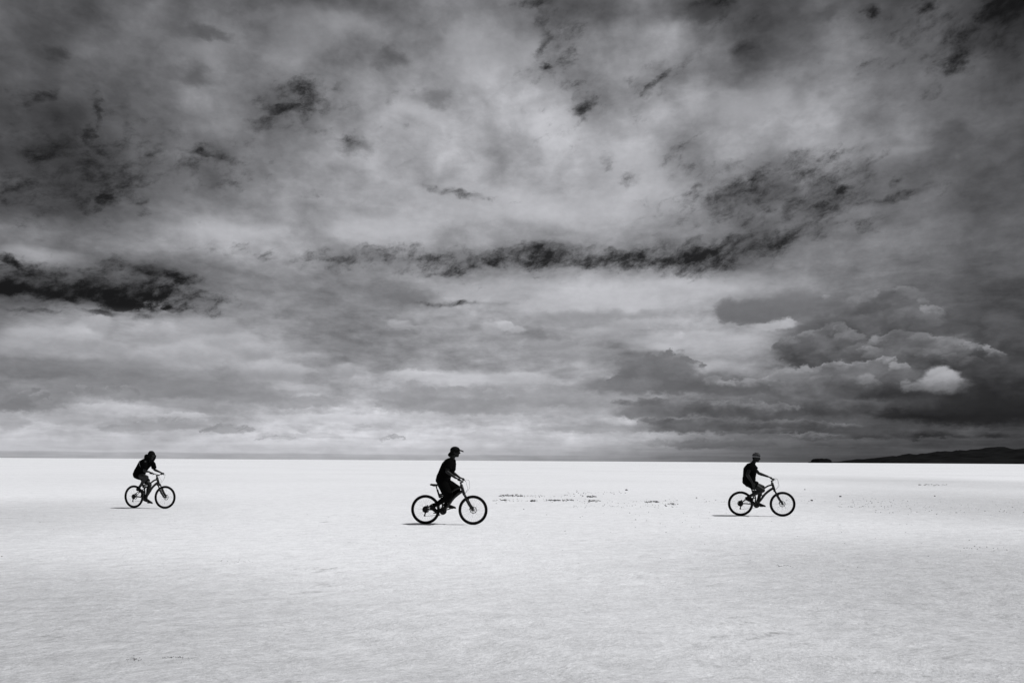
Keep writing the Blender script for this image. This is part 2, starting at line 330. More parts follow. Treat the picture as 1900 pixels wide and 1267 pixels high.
        def billows(L, line, r, top, body, flat=1.35, op=.93, n=0, l_=.22, w='m'):
            for (xa, ya), (xb, yb) in zip(line[:-1], line[1:]):
                m_ = max(1, int(math.hypot(xb - xa, yb - ya) / (r * 1.15) + .5))
                for k in range(m_):
                    x_, y_ = xa + (xb - xa) * k / m_, ya + (yb - ya) * k / m_
                    rr = r * (1 + .24 * math.sin(x_ * 1.7 + y_ * .6) + .2 * math.sin(x_ * .53))
                    L = puff(q, I, L, x_, y_ + rr * .85, rr * flat, rr, top + 12 * math.sin(x_ * .31 + y_), body, soft=.17, op=op, lump=l_, warp=w, lo=-.5, hi_=.95, rim=.0, fade=(-.55, .55))
            return L
        cum = [
          (1665,598,125,52,126,94,.3,.9,.2),(1580,600,80,46,116,96,.3,.85,.15),(1800,640,90,60,100,80,.5,.8,.15)]
        cum2 = [(1525,655,85,34,112,84,.25,.9,.15)]
        cum3 = [(1730,660,120,36,122,92,.3,.9,.2),(1860,640,60,50,92,74,.5,.85,.15)]
        cum4 = [(1590,705,110,34,124,100,.3,.9,.2),(1470,712,80,22,126,108,.35,.85,.2),(1350,716,90,20,118,108,.4,.85,.15),(1215,690,76,30,122,112,.25,.85,.1),(1240,714,90,18,112,106,.4,.8,.1),(1150,715,70,14,134,128,.4,.7,.1),
          (1840,705,80,40,90,58,.4,.9,.15),(1700,735,120,26,70,50,.5,.9,.08),
          (1805,762,190,26,44,38,.35,.98,0.02),(1700,752,90,18,56,50,.5,.9,0.03),(1620,750,110,14,84,70,.5,.8,.1),
          (1300,755,130,16,118,98,.3,.85,.15),(1430,762,120,16,108,92,.4,.85,.15),(1330,790,140,12,112,92,.4,.8,.15),(1500,790,160,14,98,84,.4,.8,.15),
          (1200,765,60,12,130,112,.3,.7,.1),(1235,748,26,8,138,120,.3,.7,.1),(1550,755,110,14,110,86,.4,.8,.15),
          (1640,806,200,8,96,80,.5,.7,.2),(1780,808,120,7,88,70,.5,.7,.2),(1500,807,60,4,150,120,.6,.6,.1),(1430,800,60,5,118,98,.5,.6,.2),(1700,825,200,8,82,74,.6,.5,.1),(1350,822,140,8,110,100,.5,.6,.1)]
        for (a, b_, c, d, e, f_, s_, o) in [(1400,577,68,21,114,108,.25,.92),(1349,576,22,22,116,110,.25,.85),(1385,590,46,12,112,108,.3,.8),(1470,566,50,26,120,110,.4,.9)]:
            L = puff(q, I, L, a, b_, c, d, e, f_, soft=s_, op=o, warp='s')
        def body_(L, rows_):
            for (a, b_, c, d, e, f_, s_, o, l_) in rows_: L = puff(q, I, L, a, b_, c, d, e, f_, soft=s_, op=o, lump=l_ * 1.3, warp='m')
            return L
        L = body_(L, cum)
        L = billows(L, [(1592,548),(1633,538),(1667,533),(1701,545),(1726,566),(1748,580)], 17, 143, 108)
        L = billows(L, [(1560,575),(1610,562),(1660,560),(1700,585)], 20, 118, 104, op=.55)
        L = billows(L, [(1600,588),(1650,572),(1700,578),(1745,598)], 19, 126, 98, op=.6)
        L = body_(L, cum2)
        L = billows(L, [(1443,640),(1480,622),(1511,613),(1545,601),(1565,615),(1586,620),(1599,634),(1620,650),(1643,663)], 14, 136, 100)
        L = billows(L, [(1455,660),(1500,650),(1550,648),(1600,662)], 14, 104, 88, op=.6)
        L = body_(L, cum3)
        L = billows(L, [(1613,640),(1630,622),(1657,615),(1694,617),(1728,623),(1769,630),(1820,642),(1862,654)], 15, 138, 106)
        L = billows(L, [(1650,650),(1700,648),(1760,655),(1820,668)], 16, 124, 100, op=.6)
        L = billows(L, [(1139,700),(1159,692),(1186,668),(1207,655),(1241,651),(1270,661),(1290,668),(1313,682)], 11, 130, 116, l_=.07)
        L = body_(L, cum4)
        L = billows(L, [(1320,700),(1360,704),(1400,700),(1430,696),(1457,684),(1480,684),(1514,679),(1565,674),(1599,669),(1633,664),(1657,664),(1670,682)], 12, 150, 120)
        L = billows(L, [(1430,712),(1500,700),(1570,698),(1640,700)], 15, 128, 104, op=.6)
        L = billows(L, [(1150,742),(1200,740),(1260,744),(1330,745),(1400,748),(1480,752)], 9, 134, 112, flat=2.0, op=.6)
        L = billows(L, [(1200,778),(1280,776),(1380,780),(1480,778),(1580,786)], 7, 122, 98, flat=2.6, op=.55)
        L = billows(L, [(14,748),(30,732),(48,722),(66,719),(82,734),(100,748)], 9, 142, 132, l_=.05)
        L = billows(L, [(128,728),(150,716),(175,722),(230,716),(262,726)], 7, 144, 136, l_=.04, op=.75)
        L = billows(L, [(700,748),(735,724),(765,710),(800,718),(850,716),(900,722),(960,738)], 8, 164, 156, l_=.05, op=.55)
        L = billows(L, [(190,792),(250,782),(320,776),(358,784)], 5, 166, 158, flat=1.8, l_=.03, op=.7)
        L = billows(L, [(380,797),(410,788),(440,789),(465,797)], 4.5, 158, 152, flat=1.8, l_=.03, op=.8)
        L = billows(L, [(478,812),(520,806),(545,811)], 3, 178, 172, flat=2, l_=.02, op=.7)
        L = billows(L, [(708,813),(722,808),(738,810),(748,814)], 3, 178, 172, flat=2, l_=.02, op=.8)
        for (a, b_, c, d, e, f_, s_, o) in [(1752,715,44,16,150,98,.45,.85),(1740,698,26,20,182,140,.28,.9),(1758,706,26,18,176,120,.35,.9),(1732,712,26,14,165,118,.35,.8),(1692,718,22,8,138,104,.4,.8),(1678,709,10,6,140,110,.4,.7),
                  (1605,702,15,10,150,122,.35,.7),(1460,692,24,12,158,128,.3,.7),(1438,604,40,8,186,178,.35,.8),(1462,597,13,9,190,180,.3,.8),(1532,549,9,3,170,150,.7,.5)]:
            L = puff(q, I, L, a, b_, c, d, e, f_, soft=s_, op=o, warp='s')
        # --- 6. thin layers just above the horizon
        L = q.m('MAXIMUM', q.add(L, I['near_h']), 0.03)
        lin = q.m('POWER', q.m('DIVIDE', q.add(L, 0.055), 1.055), 2.4)
        q.put(o_, q.mix(hole, lin, I['dark']))
        n = g.node('ShaderNodeGroup'); n.node_tree = q.nt
        for k_, v_ in shared.items(): g.put(n.inputs[k_], v_)
        return to_background(n.outputs[0])
    def step(x, e): return g.m('GREATER_THAN', x, e)
    def mixsh(f, s0, s1):
        n = g.node('ShaderNodeMixShader'); g.put(n.inputs[0], f); nt.links.new(s0, n.inputs[1]); nt.links.new(s1, n.inputs[2]); return n.outputs[0]
    lin_g = g.m('POWER', g.m('DIVIDE', g.add(generic, 0.055), 1.055), 2.4)
    far_sky = to_background(g.mix(g.rng(z, -0.02, -0.0001), 0.3, lin_g))
    # the photographed part is evaluated in sectors so that a ray only works through the clouds near it
    def column(*ac):          # one elevation band, split at the given azimuths
        e0, e1, ac = ac[0], ac[1], list(ac[2:])
        if len(ac) == 2: return tile(ac[0], ac[1], e0, e1)
        m_ = len(ac) // 2
        return mixsh(step(az, ac[m_]), column(e0, e1, *ac[:m_ + 1]), column(e0, e1, *ac[m_:]))
    inner = mixsh(step(el, 0.20), mixsh(step(el, 0.085), column(-0.001, 0.085, -0.95, -0.12, 0.15, 0.34, 0.95), column(0.085, 0.20, -0.95, 0.10, 0.36, 0.95)),
                  column(0.20, 0.80, -0.95, -0.25, 0.02, 0.30, 0.95))
    outside = g.m('MAXIMUM', g.m('MAXIMUM', step(g.m('ABSOLUTE', az), 0.92), step(el, 0.78)), g.m('LESS_THAN', el, -0.001))
    sky_ = mixsh(outside, inner, far_sky)
    out = g.node('ShaderNodeOutputWorld'); nt.links.new(sky_, out.inputs[0])
    w.cycles.sampling_method = 'NONE'
build_world()

# ------------------------------------------------------------------ materials
def mat(name, c, rough=0.8, metal=0.0, spec=0.3, var=0.15, scale=30, bump=0.0):
    m = bpy.data.materials.new(name); m.use_nodes = True; nt = m.node_tree; nt.nodes.clear(); g = G(nt)
    p = g.node('ShaderNodeBsdfPrincipled'); o = g.node('ShaderNodeOutputMaterial'); nt.links.new(p.outputs[0], o.inputs[0])
    tc = g.node('ShaderNodeTexCoord').outputs['Object']
    n = g.noise(tc, scale, 4, 0.6)
    k = g.rng(n, 0.25, 0.75, 1 - var, 1 + var, 'LINEAR')
    cc = g.node('ShaderNodeCombineColor')
    for i, t in enumerate((0.99, 1.0, 1.03)): g.put(cc.inputs[i], g.mul(k, c * t))
    nt.links.new(cc.outputs[0], p.inputs['Base Color'])
    p.inputs['Roughness'].default_value = rough; p.inputs['Metallic'].default_value = metal
    p.inputs['Specular IOR Level'].default_value = spec
    if bump:
        bn = g.node('ShaderNodeBump'); bn.inputs['Strength'].default_value = bump; bn.inputs['Distance'].default_value = 0.01
        g.put(bn.inputs['Height'], n); nt.links.new(bn.outputs[0], p.inputs['Normal'])
    return m
M = dict(
    frame=mat('frame_paint', 0.004, 0.45, spec=0.35, var=.1), metal=mat('dark_metal', 0.006, 0.45, spec=0.25),
    bright=mat('grey_metal', 0.10, 0.4, 0.6, 0.5), rim=mat('rim_metal', 0.035, 0.45, 0.2, 0.4),
    rubber=mat('tyre_rubber', 0.004, 0.9, spec=0.1, var=.3, scale=60), spoke=mat('spoke_steel', 0.12, 0.4, 0.5, 0.4),
    tube_strip=mat('frame_strip', 0.03, 0.5), saddle=mat('saddle_vinyl', 0.006, 0.6, spec=.2),
    cable=mat('cable_housing', 0.02, 0.5),
    cloth=mat('black_cotton', 0.002, 0.95, spec=0.03, var=.3, scale=12, bump=.3), shorts=mat('dark_shorts', 0.0025, 0.95, spec=0.03, var=.3, scale=14, bump=.3),
    skin=mat('skin', 0.020, 0.6, spec=0.2, var=.12, scale=10), skin_dark=mat('skin_dark_tan', 0.010, 0.6, spec=0.2, var=.12, scale=10),  # two even skin tones for different riders
    hair=mat('dark_hair', 0.002, 0.8, spec=0.1, var=.4, scale=50), shoe=mat('dark_shoe', 0.006, 0.8, spec=.1), sole=mat('shoe_sole', 0.012, 0.8, spec=.1),
    trim=mat('pale_trim', 0.12, 0.8, spec=.1), wool=mat('pale_wool', 0.17, 0.95, spec=.05, var=.3, scale=80), wool_dark=mat('dark_wool', 0.008, 0.95, spec=.05, var=.3, scale=80),
    stone=mat('dark_crumb', 0.075, 0.9, spec=.1, var=.5, scale=3), eye=mat('eye', 0.03, 0.2))

def ground_material():
    m = bpy.data.materials.new('salt_crust'); m.use_nodes = True; nt = m.node_tree; nt.nodes.clear(); g = G(nt)
    p = g.node('ShaderNodeBsdfPrincipled'); o = g.node('ShaderNodeOutputMaterial'); nt.links.new(p.outputs[0], o.inputs[0])
    P = g.node('ShaderNodeNewGeometry').outputs['Position']
    wob = g.v('SCALE', g.v('SUBTRACT', g.noise(P, 0.5, 3, 0.5, colour=True), (.5, .5, .5)), sc=0.8)
    Q = g.v('ADD', P, wob)
    Qs = g.maprot(Q, (0, 0, 0), R(32), (1.6, 1.0, 1.0))
    big = g.noise(P, 0.045, 4, 0.5)
    mid = g.noise(Qs, 0.7, 5, 0.6)
    sm = g.noise(Qs, 5.0, 7, 0.72)
    fine = g.noise(Qs, 26.0, 5, 0.7)
    grit = g.noise(P, 70.0, 3, 0.6)
    # uneven salt tone, plus placed ellipses painting a vignette's edge darkening into the colour
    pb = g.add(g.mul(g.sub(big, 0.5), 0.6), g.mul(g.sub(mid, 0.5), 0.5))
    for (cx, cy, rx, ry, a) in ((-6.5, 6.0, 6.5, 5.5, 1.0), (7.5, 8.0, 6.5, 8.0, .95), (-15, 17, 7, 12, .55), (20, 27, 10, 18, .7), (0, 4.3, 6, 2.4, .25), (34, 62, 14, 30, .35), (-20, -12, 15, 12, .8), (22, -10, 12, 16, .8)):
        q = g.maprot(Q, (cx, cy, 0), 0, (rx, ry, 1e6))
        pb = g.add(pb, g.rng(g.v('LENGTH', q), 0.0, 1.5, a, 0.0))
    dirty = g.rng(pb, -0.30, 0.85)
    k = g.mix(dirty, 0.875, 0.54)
    k = g.add(k, g.mul(g.sub(mid, 0.5), 0.08))
    k = g.add(k, g.mul(g.sub(sm, 0.5), 0.50))
    k = g.add(k, g.mul(g.sub(fine, 0.5), 0.62))
    k = g.add(k, g.mul(g.sub(grit, 0.5), 0.40))
    k = g.add(k, g.mul(g.rng(fine, 0.62, 0.75), 0.10))
    k = g.sub(k, g.mul(g.rng(sm, 0.34, 0.24), 0.16))
    # grey scuffs and a few dirty specks
    scuff = g.mul(g.rng(sm, 0.46, 0.34), g.rng(mid, 0.42, 0.33))
    k = g.mul(k, g.sub(1.0, g.mul(scuff, 0.34)))
    dirt = g.mul(g.rng(g.noise(P, 9.0, 3, 0.6), 0.70, 0.76), g.rng(g.noise(P, 0.5, 2, 0.5), 0.5, 0.62))
    k = g.mul(k, g.sub(1.0, g.mul(dirt, 0.55)))
    k = g.m('MINIMUM', g.m('MAXIMUM', k, 0.1), 0.93)
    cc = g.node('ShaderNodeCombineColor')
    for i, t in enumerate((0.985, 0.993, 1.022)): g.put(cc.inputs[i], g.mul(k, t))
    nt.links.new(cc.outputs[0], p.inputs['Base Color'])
    p.inputs['Roughness'].default_value = 0.75; p.inputs['Specular IOR Level'].default_value = 0.25
    h = g.add(g.add(g.mul(sm, 0.6), g.mul(fine, 0.3)), g.mul(mid, 0.6))
    bn = g.node('ShaderNodeBump'); bn.inputs['Strength'].default_value = 0.8; bn.inputs['Distance'].default_value = 0.05
    g.put(bn.inputs['Height'], h); nt.links.new(bn.outputs[0], p.inputs['Normal'])
    return m
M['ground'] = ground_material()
M['hill'] = mat('dark_hillside', 0.011, 0.95, spec=0.0, var=.5, scale=0.003)

# ------------------------------------------------------------------ mesh helpers
def obj(name, bm, m, parent=None, smooth=True):
    me = bpy.data.meshes.new(name)
    bmesh.ops.recalc_face_normals(bm, faces=bm.faces)
    for f in bm.faces: f.smooth = smooth
    bm.to_mesh(me); bm.free()
    for mm in (m if isinstance(m, (list, tuple)) else [m]): me.materials.append(mm)
    o = bpy.data.objects.new(name, me); col.objects.link(o)
    if parent: o.parent = parent
    return o
def tag(o, label=None, cat=None, group=None, kind=None):
    for k, v in (('label', label), ('category', cat), ('group', group), ('kind', kind)):
        if v: o[k] = v
    return o
def empty(name, loc, rz):
    o = bpy.data.objects.new(name, None); o.location = loc; o.rotation_euler = (0, 0, rz)
    o.empty_display_size = 0.2; col.objects.link(o); return o
def V(*a): return Vector(a)
def frames(pts, up=None):
    out = []; ref = up
    for i, p in enumerate(pts):
        t = (pts[min(i + 1, len(pts) - 1)] - pts[max(i - 1, 0)]).normalized()
        if ref is None: ref = V(0, 1, 0) if abs(t.y) < 0.9 else V(1, 0, 0)
        a = (ref - t * ref.dot(t)).normalized(); b = t.cross(a)
        out.append((a, b)); ref = a
    return out
def loft(bm, pts, rad, seg=10, up=None, caps=True, mi=0):
    """rad: list of r or (ra, rb); ra along 'up' side, rb across"""
    pts = [Vector(p) for p in pts]
    fr = frames(pts, up); rings = []
    for p, (a, b), r in zip(pts, fr, rad):
        ra, rb = r if isinstance(r, (tuple, list)) else (r, r)
        rings.append([bm.verts.new(p + a * ra * math.cos(2 * math.pi * k / seg) + b * rb * math.sin(2 * math.pi * k / seg)) for k in range(seg)])
    for r0, r1 in zip(rings[:-1], rings[1:]):
        for k in range(seg):
            f = bm.faces.new((r0[k], r0[(k + 1) % seg], r1[(k + 1) % seg], r1[k])); f.material_index = mi
    if caps:
        for r in (rings[0], rings[-1]):
            f = bm.faces.new(r); f.material_index = mi
def curve(pts, n=6):
    pts = [Vector(p) for p in pts]; P = [pts[0] * 2 - pts[1]] + pts + [pts[-1] * 2 - pts[-2]]; out = []
    for i in range(1, len(P) - 2):
        for k in range(n):
            t = k / n; a, b, c, d = P[i - 1], P[i], P[i + 1], P[i + 2]
            out.append(0.5 * ((2 * b) + (c - a) * t + (2 * a - 5 * b + 4 * c - d) * t * t + (3 * b - a - 3 * c + d) * t ** 3))
    out.append(pts[-1]); return out
def tube(bm, pts, r, seg=10, n=0, mi=0):
    if n:
        rr = r if isinstance(r, (list, tuple)) else [r] * len(pts)
        m = len(pts); pts = curve(pts, n)
        r = []
        for i in range(len(pts)):
            t = i / n; j = min(int(t), m - 2); f = t - j; r.append(rr[j] * (1 - f) + rr[j + 1] * f)
    if not isinstance(r, (list, tuple)): r = [r] * len(pts)
    loft(bm, pts, r, seg, mi=mi)
def ball(bm, c, r, rot=None, seg=16):
    r = r if isinstance(r, (tuple, list)) else (r, r, r)
    mt = Matrix.Translation(Vector(c)) @ (rot.to_4x4() if rot else Matrix.Identity(4)) @ Matrix.Diagonal((*r, 1))
    bmesh.ops.create_uvsphere(bm, u_segments=seg, v_segments=seg * 3 // 4, radius=1, matrix=mt)
def disc(bm, c, r, th, seg=32, r_in=0.0, mi=0):
    """disc / ring with its axis along y"""
    c = Vector(c); prof = [(r, -th / 2), (r, th / 2)]
    rin = r_in if r_in > 0 else r * 0.02
    prof += [(rin, th / 2), (rin, -th / 2)]
    rings = []
    for k in range(seg):
        a = 2 * math.pi * k / seg
        rings.append([bm.verts.new(c + V(rr * math.cos(a), yy, rr * math.sin(a))) for rr, yy in prof])
    for k in range(seg):
        A, B = rings[k], rings[(k + 1) % seg]
        for j in range(4):
            f = bm.faces.new((A[j], B[j], B[(j + 1) % 4], A[(j + 1) % 4])); f.material_index = mi
def torus(bm, c, R0, ra, rb, seg=64, s2=10, knob=0.0):
    c = Vector(c); rings = []
    for k in range(seg):
        a = 2 * math.pi * k / seg; ring = []
        for j in range(s2):
            b = 2 * math.pi * j / s2
            rr = R0 + ra * math.cos(b)
            if math.cos(b) > 0.3 and k % 2: rr += knob
            ring.append(bm.verts.new(c + V(rr * math.cos(a), rb * math.sin(b), rr * math.sin(a))))
        rings.append(ring)
    for k in range(seg):
        A, B = rings[k], rings[(k + 1) % seg]
        for j in range(s2): bm.faces.new((A[j], B[j], B[(j + 1) % s2], A[(j + 1) % s2]))
def box(bm, c, s, rot=None):
    mt = Matrix.Translation(Vector(c)) @ (rot.to_4x4() if rot else Matrix.Identity(4)) @ Matrix.Diagonal((*s, 1))
    r = bmesh.ops.create_cube(bm, size=1, matrix=mt)
    es = list({e for v in r['verts'] for e in v.link_edges})
    bmesh.ops.bevel(bm, geom=es, offset=min(s) * 0.2, segments=2, affect='EDGES')
NB = bmesh.new

side = bpy.data.scenes.new('side')
def remeshed(name, bm, m, parent, voxel=0.008, smooth=4, wrinkle=0.0, wscale=9.0, seed=0.0):
    """fuse overlapping volumes into one continuous skin"""
    me = bpy.data.meshes.new(name); bmesh.ops.recalc_face_normals(bm, faces=bm.faces); bm.to_mesh(me); bm.free()
    t = bpy.data.objects.new('work', me); side.collection.objects.link(t)
    r = t.modifiers.new('r', 'REMESH'); r.mode = 'VOXEL'; r.voxel_size = voxel; r.use_smooth_shade = True
    if smooth:
        s = t.modifiers.new('s', 'SMOOTH'); s.factor = 0.5; s.iterations = smooth
    with bpy.context.temp_override(scene=side, view_layer=side.view_layers[0]): dg = bpy.context.evaluated_depsgraph_get()
    dg.update()
    out = bpy.data.meshes.new_from_object(t.evaluated_get(dg))
    bpy.data.objects.remove(t); bpy.data.meshes.remove(me)
    out.name = name
    if wrinkle:
        for v in out.vertices:
            n = noise.noise(v.co * wscale + V(seed, 0, seed)) + 0.5 * noise.noise(V(v.co.x, v.co.y, v.co.z * 0.6) * wscale * 2.3 + V(0, seed, 0))
            v.co += v.normal * n * wrinkle
    out.materials.clear()
    out.materials.append(m)
    for p in out.polygons: p.use_smooth = True
    o = bpy.data.objects.new(name, out); col.objects.link(o); o.parent = parent
    return o

# ------------------------------------------------------------------ ground, hills, island
def sheet():
    bm = NB(); xs = [-90000, -20000, -3000, -300, -40, 0, 40, 300, 3000, 20000, 90000]
    ys = [-20000, -3000, -300, -20, 0, 20, 60, 300, 3000, 20000, 120000]
    g_ = [[bm.verts.new((x, y, 0)) for x in xs] for y in ys]
    for j in range(len(ys) - 1):
        for i in range(len(xs) - 1): bm.faces.new((g_[j][i], g_[j][i + 1], g_[j + 1][i + 1], g_[j + 1][i]))
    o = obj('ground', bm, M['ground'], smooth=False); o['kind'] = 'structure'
sheet()

def world_x(px, py, depth):
    return (px - 950 + ROLL * (py - 633.5)) / F * depth
def world_z(px, py, depth):
    return CAM_H - ((py - 633.5) - ROLL * (px - 950) - 221.3) / F * depth
def hills():
    Dp = 16000.0
    ridge = [(625,334),(640,326),(665,314),(690,302),(745,292),(790,298),(840,286),(895,276),(930,288),(990,282),(1050,270),(1090,256),(1150,266),(1250,253),(1350,242),
             (1400,251),(1480,241),(1560,221),(1640,207),(1700,214),(1780,246),(1850,238),(1900,226),(2000,205),(2150,190),(2300,215),(2500,180),(2800,240),(3200,300),(3500,330)]
    pr = [(world_x(1450 + a / 4.222, 780 + b / 4.222, Dp), world_z(1450 + a / 4.222, 780 + b / 4.222, Dp)) for a, b in ridge]
    def prof(x):
        if x <= pr[0][0] or x >= pr[-1][0]: return 0
        for (a, za), (b, zb) in zip(pr[:-1], pr[1:]):
            if a <= x <= b: return max(0, za + (zb - za) * (x - a) / (b - a))
    bm = NB(); nx, ny = 220, 36
    x0, x1 = pr[0][0] - 100, pr[-1][0] + 100
    rows = []
    for j in range(ny + 1):
        v = j / ny; y = Dp - 3200 + 6400 * v; r = []
        c = max(0.0, 1 - abs(v * 2 - 1)) ; c = c * c * (3 - 2 * c)
        for i in range(nx + 1):
            x = x0 + (x1 - x0) * i / nx
            h = prof(x); h += min(h, 60) * .16 * noise.noise(V(x * .009, 0, 7)) + min(h, 60) * .10 * noise.noise(V(x * .024, 0, 2))
            k = noise.fractal(V(x * 0.0011, y * 0.0011, 0), 0.8, 2.0, 5)
            gul = 0.8 * c + 0.2 * c * (1 + k)
            z = h * (gul if abs(v - .5) > 0.015 else 1.0 + 0.02 * k) + 14 * noise.noise(V(x * 0.006, y * 0.006, 3)) * (h > 30) * c
            r.append(bm.verts.new((x, y, z - 6 if z > 0 else z - 8)))
        rows.append(r)
    for j in range(ny):
        for i in range(nx): bm.faces.new((rows[j][i], rows[j][i + 1], rows[j + 1][i + 1], rows[j + 1][i]))
    o = obj('hills', bm, M['hill']); o['kind'] = 'structure'
hills()
def island(name, pxc, half_px, top_px, base_py, Dp, seed):
    cx = world_x(pxc, base_py, Dp); a = half_px / F * Dp; h = top_px / F * Dp
    bm = NB(); n = 44; rows = []
    for j in range(n + 1):
        r = []
        for i in range(n + 1):
            x = (i / n * 2 - 1) * 1.15; y = (j / n * 2 - 1) * 1.15
            d = math.hypot(x, y) + 0.12 * noise.noise(V(x * 2 + seed, y * 2, 0))
            z = max(0.0, 1 - d ** 6) ** 0.4 if d < 1 else 0
            z *= (0.86 + 0.14 * math.cos(x * 1.5)) * (1 + 0.16 * noise.noise(V(x * 3.1 + seed, y * 3.1, 1)) + .08 * noise.noise(V(x * 11, y * 11, 2)))
            r.append(bm.verts.new((cx + x * a, Dp + y * a, z * h - 3)))
        rows.append(r)
    for j in range(n):
        for i in range(n): bm.faces.new((rows[j][i], rows[j][i + 1], rows[j + 1][i + 1], rows[j + 1][i]))
    o = obj(name, bm, M['hill']); o['kind'] = 'structure'
island('island', 1522.5, 18, 8.2, 858, 9000, 3.0)
island('islet', 1502, 3.5, 2.0, 858, 9000, 8.0)

# ------------------------------------------------------------------ mountain bikes
BB = V(0.425, 0, 0.32); HR = V(0, 0, 0.345); HF = V(1.13, 0, 0.345); WR = 0.345
HT0 = V(0.848, 0, 0.93); HT1 = V(0.905, 0, 0.745)       # head tube top / bottom
AX = (HT0 - HT1).normalized()
def bike(origin, rz, crank_deg, saddle_z, steer, label, saddle_label=None):
    t = empty('mountain_bike', origin, rz)
    tag(t, label, 'bicycle', 'mountain bikes ridden across the salt flat')
    S = Matrix.Translation(HT1) @ Matrix.Rotation(R(steer), 4, AX) @ Matrix.Translation(-HT1)
    def st(bm): bm.transform(S)
    # frame
    bm = NB()
    tube(bm, [HT0 + AX * .01, HT1 - AX * .01], 0.036, 12)
    tube(bm, [HT1 + AX * .05, V(.80, 0, .735), V(.66, 0, .615), V(.53, 0, .435), BB + V(.02, 0, .03)], [.034, .034, .033, .032, .034], 12, 5)
    tube(bm, [HT0 - AX * .05, V(.79, 0, .862), V(.72, 0, .835), V(.60, 0, .755), V(.50, 0, .715), V(.335, 0, .70)], [.026, .023, .023, .022, .022, .022], 10, 5)
    tube(bm, [V(.285, 0, .80), V(.315, 0, .70), V(.34, 0, .62)], .022, 10)
    tube(bm, [V(.325, 0, .66), V(.42, 0, .66), V(.55, 0, .60), V(.60, 0, .56)], .017, 8, 4)
    tube(bm, [V(.36, 0, .66), V(.40, 0, .52), BB + V(-.02, 0, .03)], .02, 10, 3)
    tube(bm, [BB + V(0, -.04, 0), BB + V(0, .04, 0)], .032, 12)
    fr = obj('frame', bm, M['frame'], t)
    bm = NB()
    for s in (-1, 1):
        tube(bm, [V(.79, s * .034, .738), V(.70, s * .0345, .663), V(.64, s * .0335, .594)], .006, 6)
    obj('tube_strip', bm, M['tube_strip'], fr)  # thin grey strip along each side of the down tube
    bm = NB(); tube(bm, [V(.46, 0, .665), V(.36, 0, .56)], .013, 8)
    sp = [V(.45 - .07 * k / 40, .024 * math.cos(k * .9), .655 - .07 * k / 40 + .024 * math.sin(k * .9)) for k in range(41)]
    tube(bm, sp, .005, 6); obj('rear_shock', bm, M['metal'], t)
    # swing arm
    bm = NB()
    for s in (-1, 1):
        tube(bm, [HR + V(0, s * .065, 0), V(.12, s * .062, .345), V(.30, s * .05, .335), BB + V(.0, s * .035, .03)], [.012, .013, .014, .014], 8, 4)
        tube(bm, [HR + V(0, s * .065, .01), V(.10, s * .06, .43), V(.19, s * .055, .485), V(.31, s * .045, .50), V(.38, s * .03, .50)], [.010, .010, .011, .013, .013], 8, 4)
        tube(bm, [V(.30, s * .05, .34), V(.34, s * .045, .50), V(.36, s * .03, .57)], .012, 8)
    tube(bm, [V(.36, -.04, .57), V(.36, .04, .57)], .012, 8); tube(bm, [V(.31, -.05, .50), V(.31, .05, .50)], .011, 8)
    obj('swing_arm', bm, M['frame'], t)
    # seat
    bm = NB(); dz = saddle_z - .94; ax = (V(.238, 0, .94) - V(.285, 0, .79))
    top = V(.285, 0, .79) + ax * ((saddle_z - .025 - .79) / .15)
    tube(bm, [V(.30, 0, .74), top], .0145, 10); tube(bm, [V(.288, 0, .79), V(.282, 0, .812)], .024, 10)
    obj('seatpost', bm, M['metal'], t)
    bm = NB(); sx = top.x
    P = [(-.135, .066, .012), (-.12, .078, .024), (-.07, .078, .026), (-.01, .052, .024), (.05, .032, .02), (.10, .024, .016), (.135, .014, .008)]
    loft(bm, [V(sx + a, 0, saddle_z - (.012 if i in (2, 3, 4) else .004) - (0.012 if i == 6 else 0)) for i, (a, _, _) in enumerate(P)], [(w_, h_) for _, w_, h_ in P], 12, up=V(0, 1, 0))
    sd_ = obj('saddle', bm, M['saddle'], t)
    if saddle_label: sd_['label'] = saddle_label
    bm = NB()
    for s in (-1, 1): tube(bm, [V(sx - .11, s * .03, saddle_z - .02), V(sx - .04, s * .022, saddle_z - .045), V(sx + .04, s * .022, saddle_z - .045), V(sx + .11, s * .01, saddle_z - .02)], .004, 6)
    obj('saddle_rail', bm, M['metal'], sd_)
    # wheels
    for hub, fs in ((HR, False), (HF, True)):
        bm = NB(); torus(bm, hub, WR - .027, .027, .029, 96, 10, .002)
        if fs: st(bm)
        wh = obj('wheel', bm, M['rubber'], t)
        bm = NB(); torus(bm, hub, WR - .058, .012, .014, 64, 6)
        if fs: st(bm)
        obj('rim', bm, M['rim'], wh)
        bm = NB()
        for k in range(32):
            a = 2 * math.pi * k / 32 + .05; s = 1 if k % 2 else -1
            off = (1 if (k // 2) % 2 else -1) * 0.9
            tube(bm, [hub + V(.022 * math.cos(a + off), s * .028, .022 * math.sin(a + off)), hub + V((WR - .066) * math.cos(a), 0, (WR - .066) * math.sin(a))], .0011, 4)
        if fs: st(bm)
        obj('spokes', bm, M['spoke'], wh)
        bm = NB(); tube(bm, [hub + V(0, -.068, 0), hub + V(0, -.04, 0), hub + V(0, -.032, 0), hub + V(0, .032, 0), hub + V(0, .04, 0), hub + V(0, .068, 0)], [.008, .012, .024, .024, .014, .008], 14)
        if fs: st(bm)
        obj('hub', bm, M['metal'], wh)
        bm = NB(); disc(bm, hub + V(0, .048, 0), .082, .002, 40, .068)
        for k in range(6):
            a = k * math.pi / 3
            tube(bm, [hub + V(.02 * math.cos(a), .048, .02 * math.sin(a)), hub + V(.07 * math.cos(a + .35), .048, .07 * math.sin(a + .35))], .0045, 5)
        if fs: st(bm)
        obj('brake_disc', bm, M['metal'], wh)
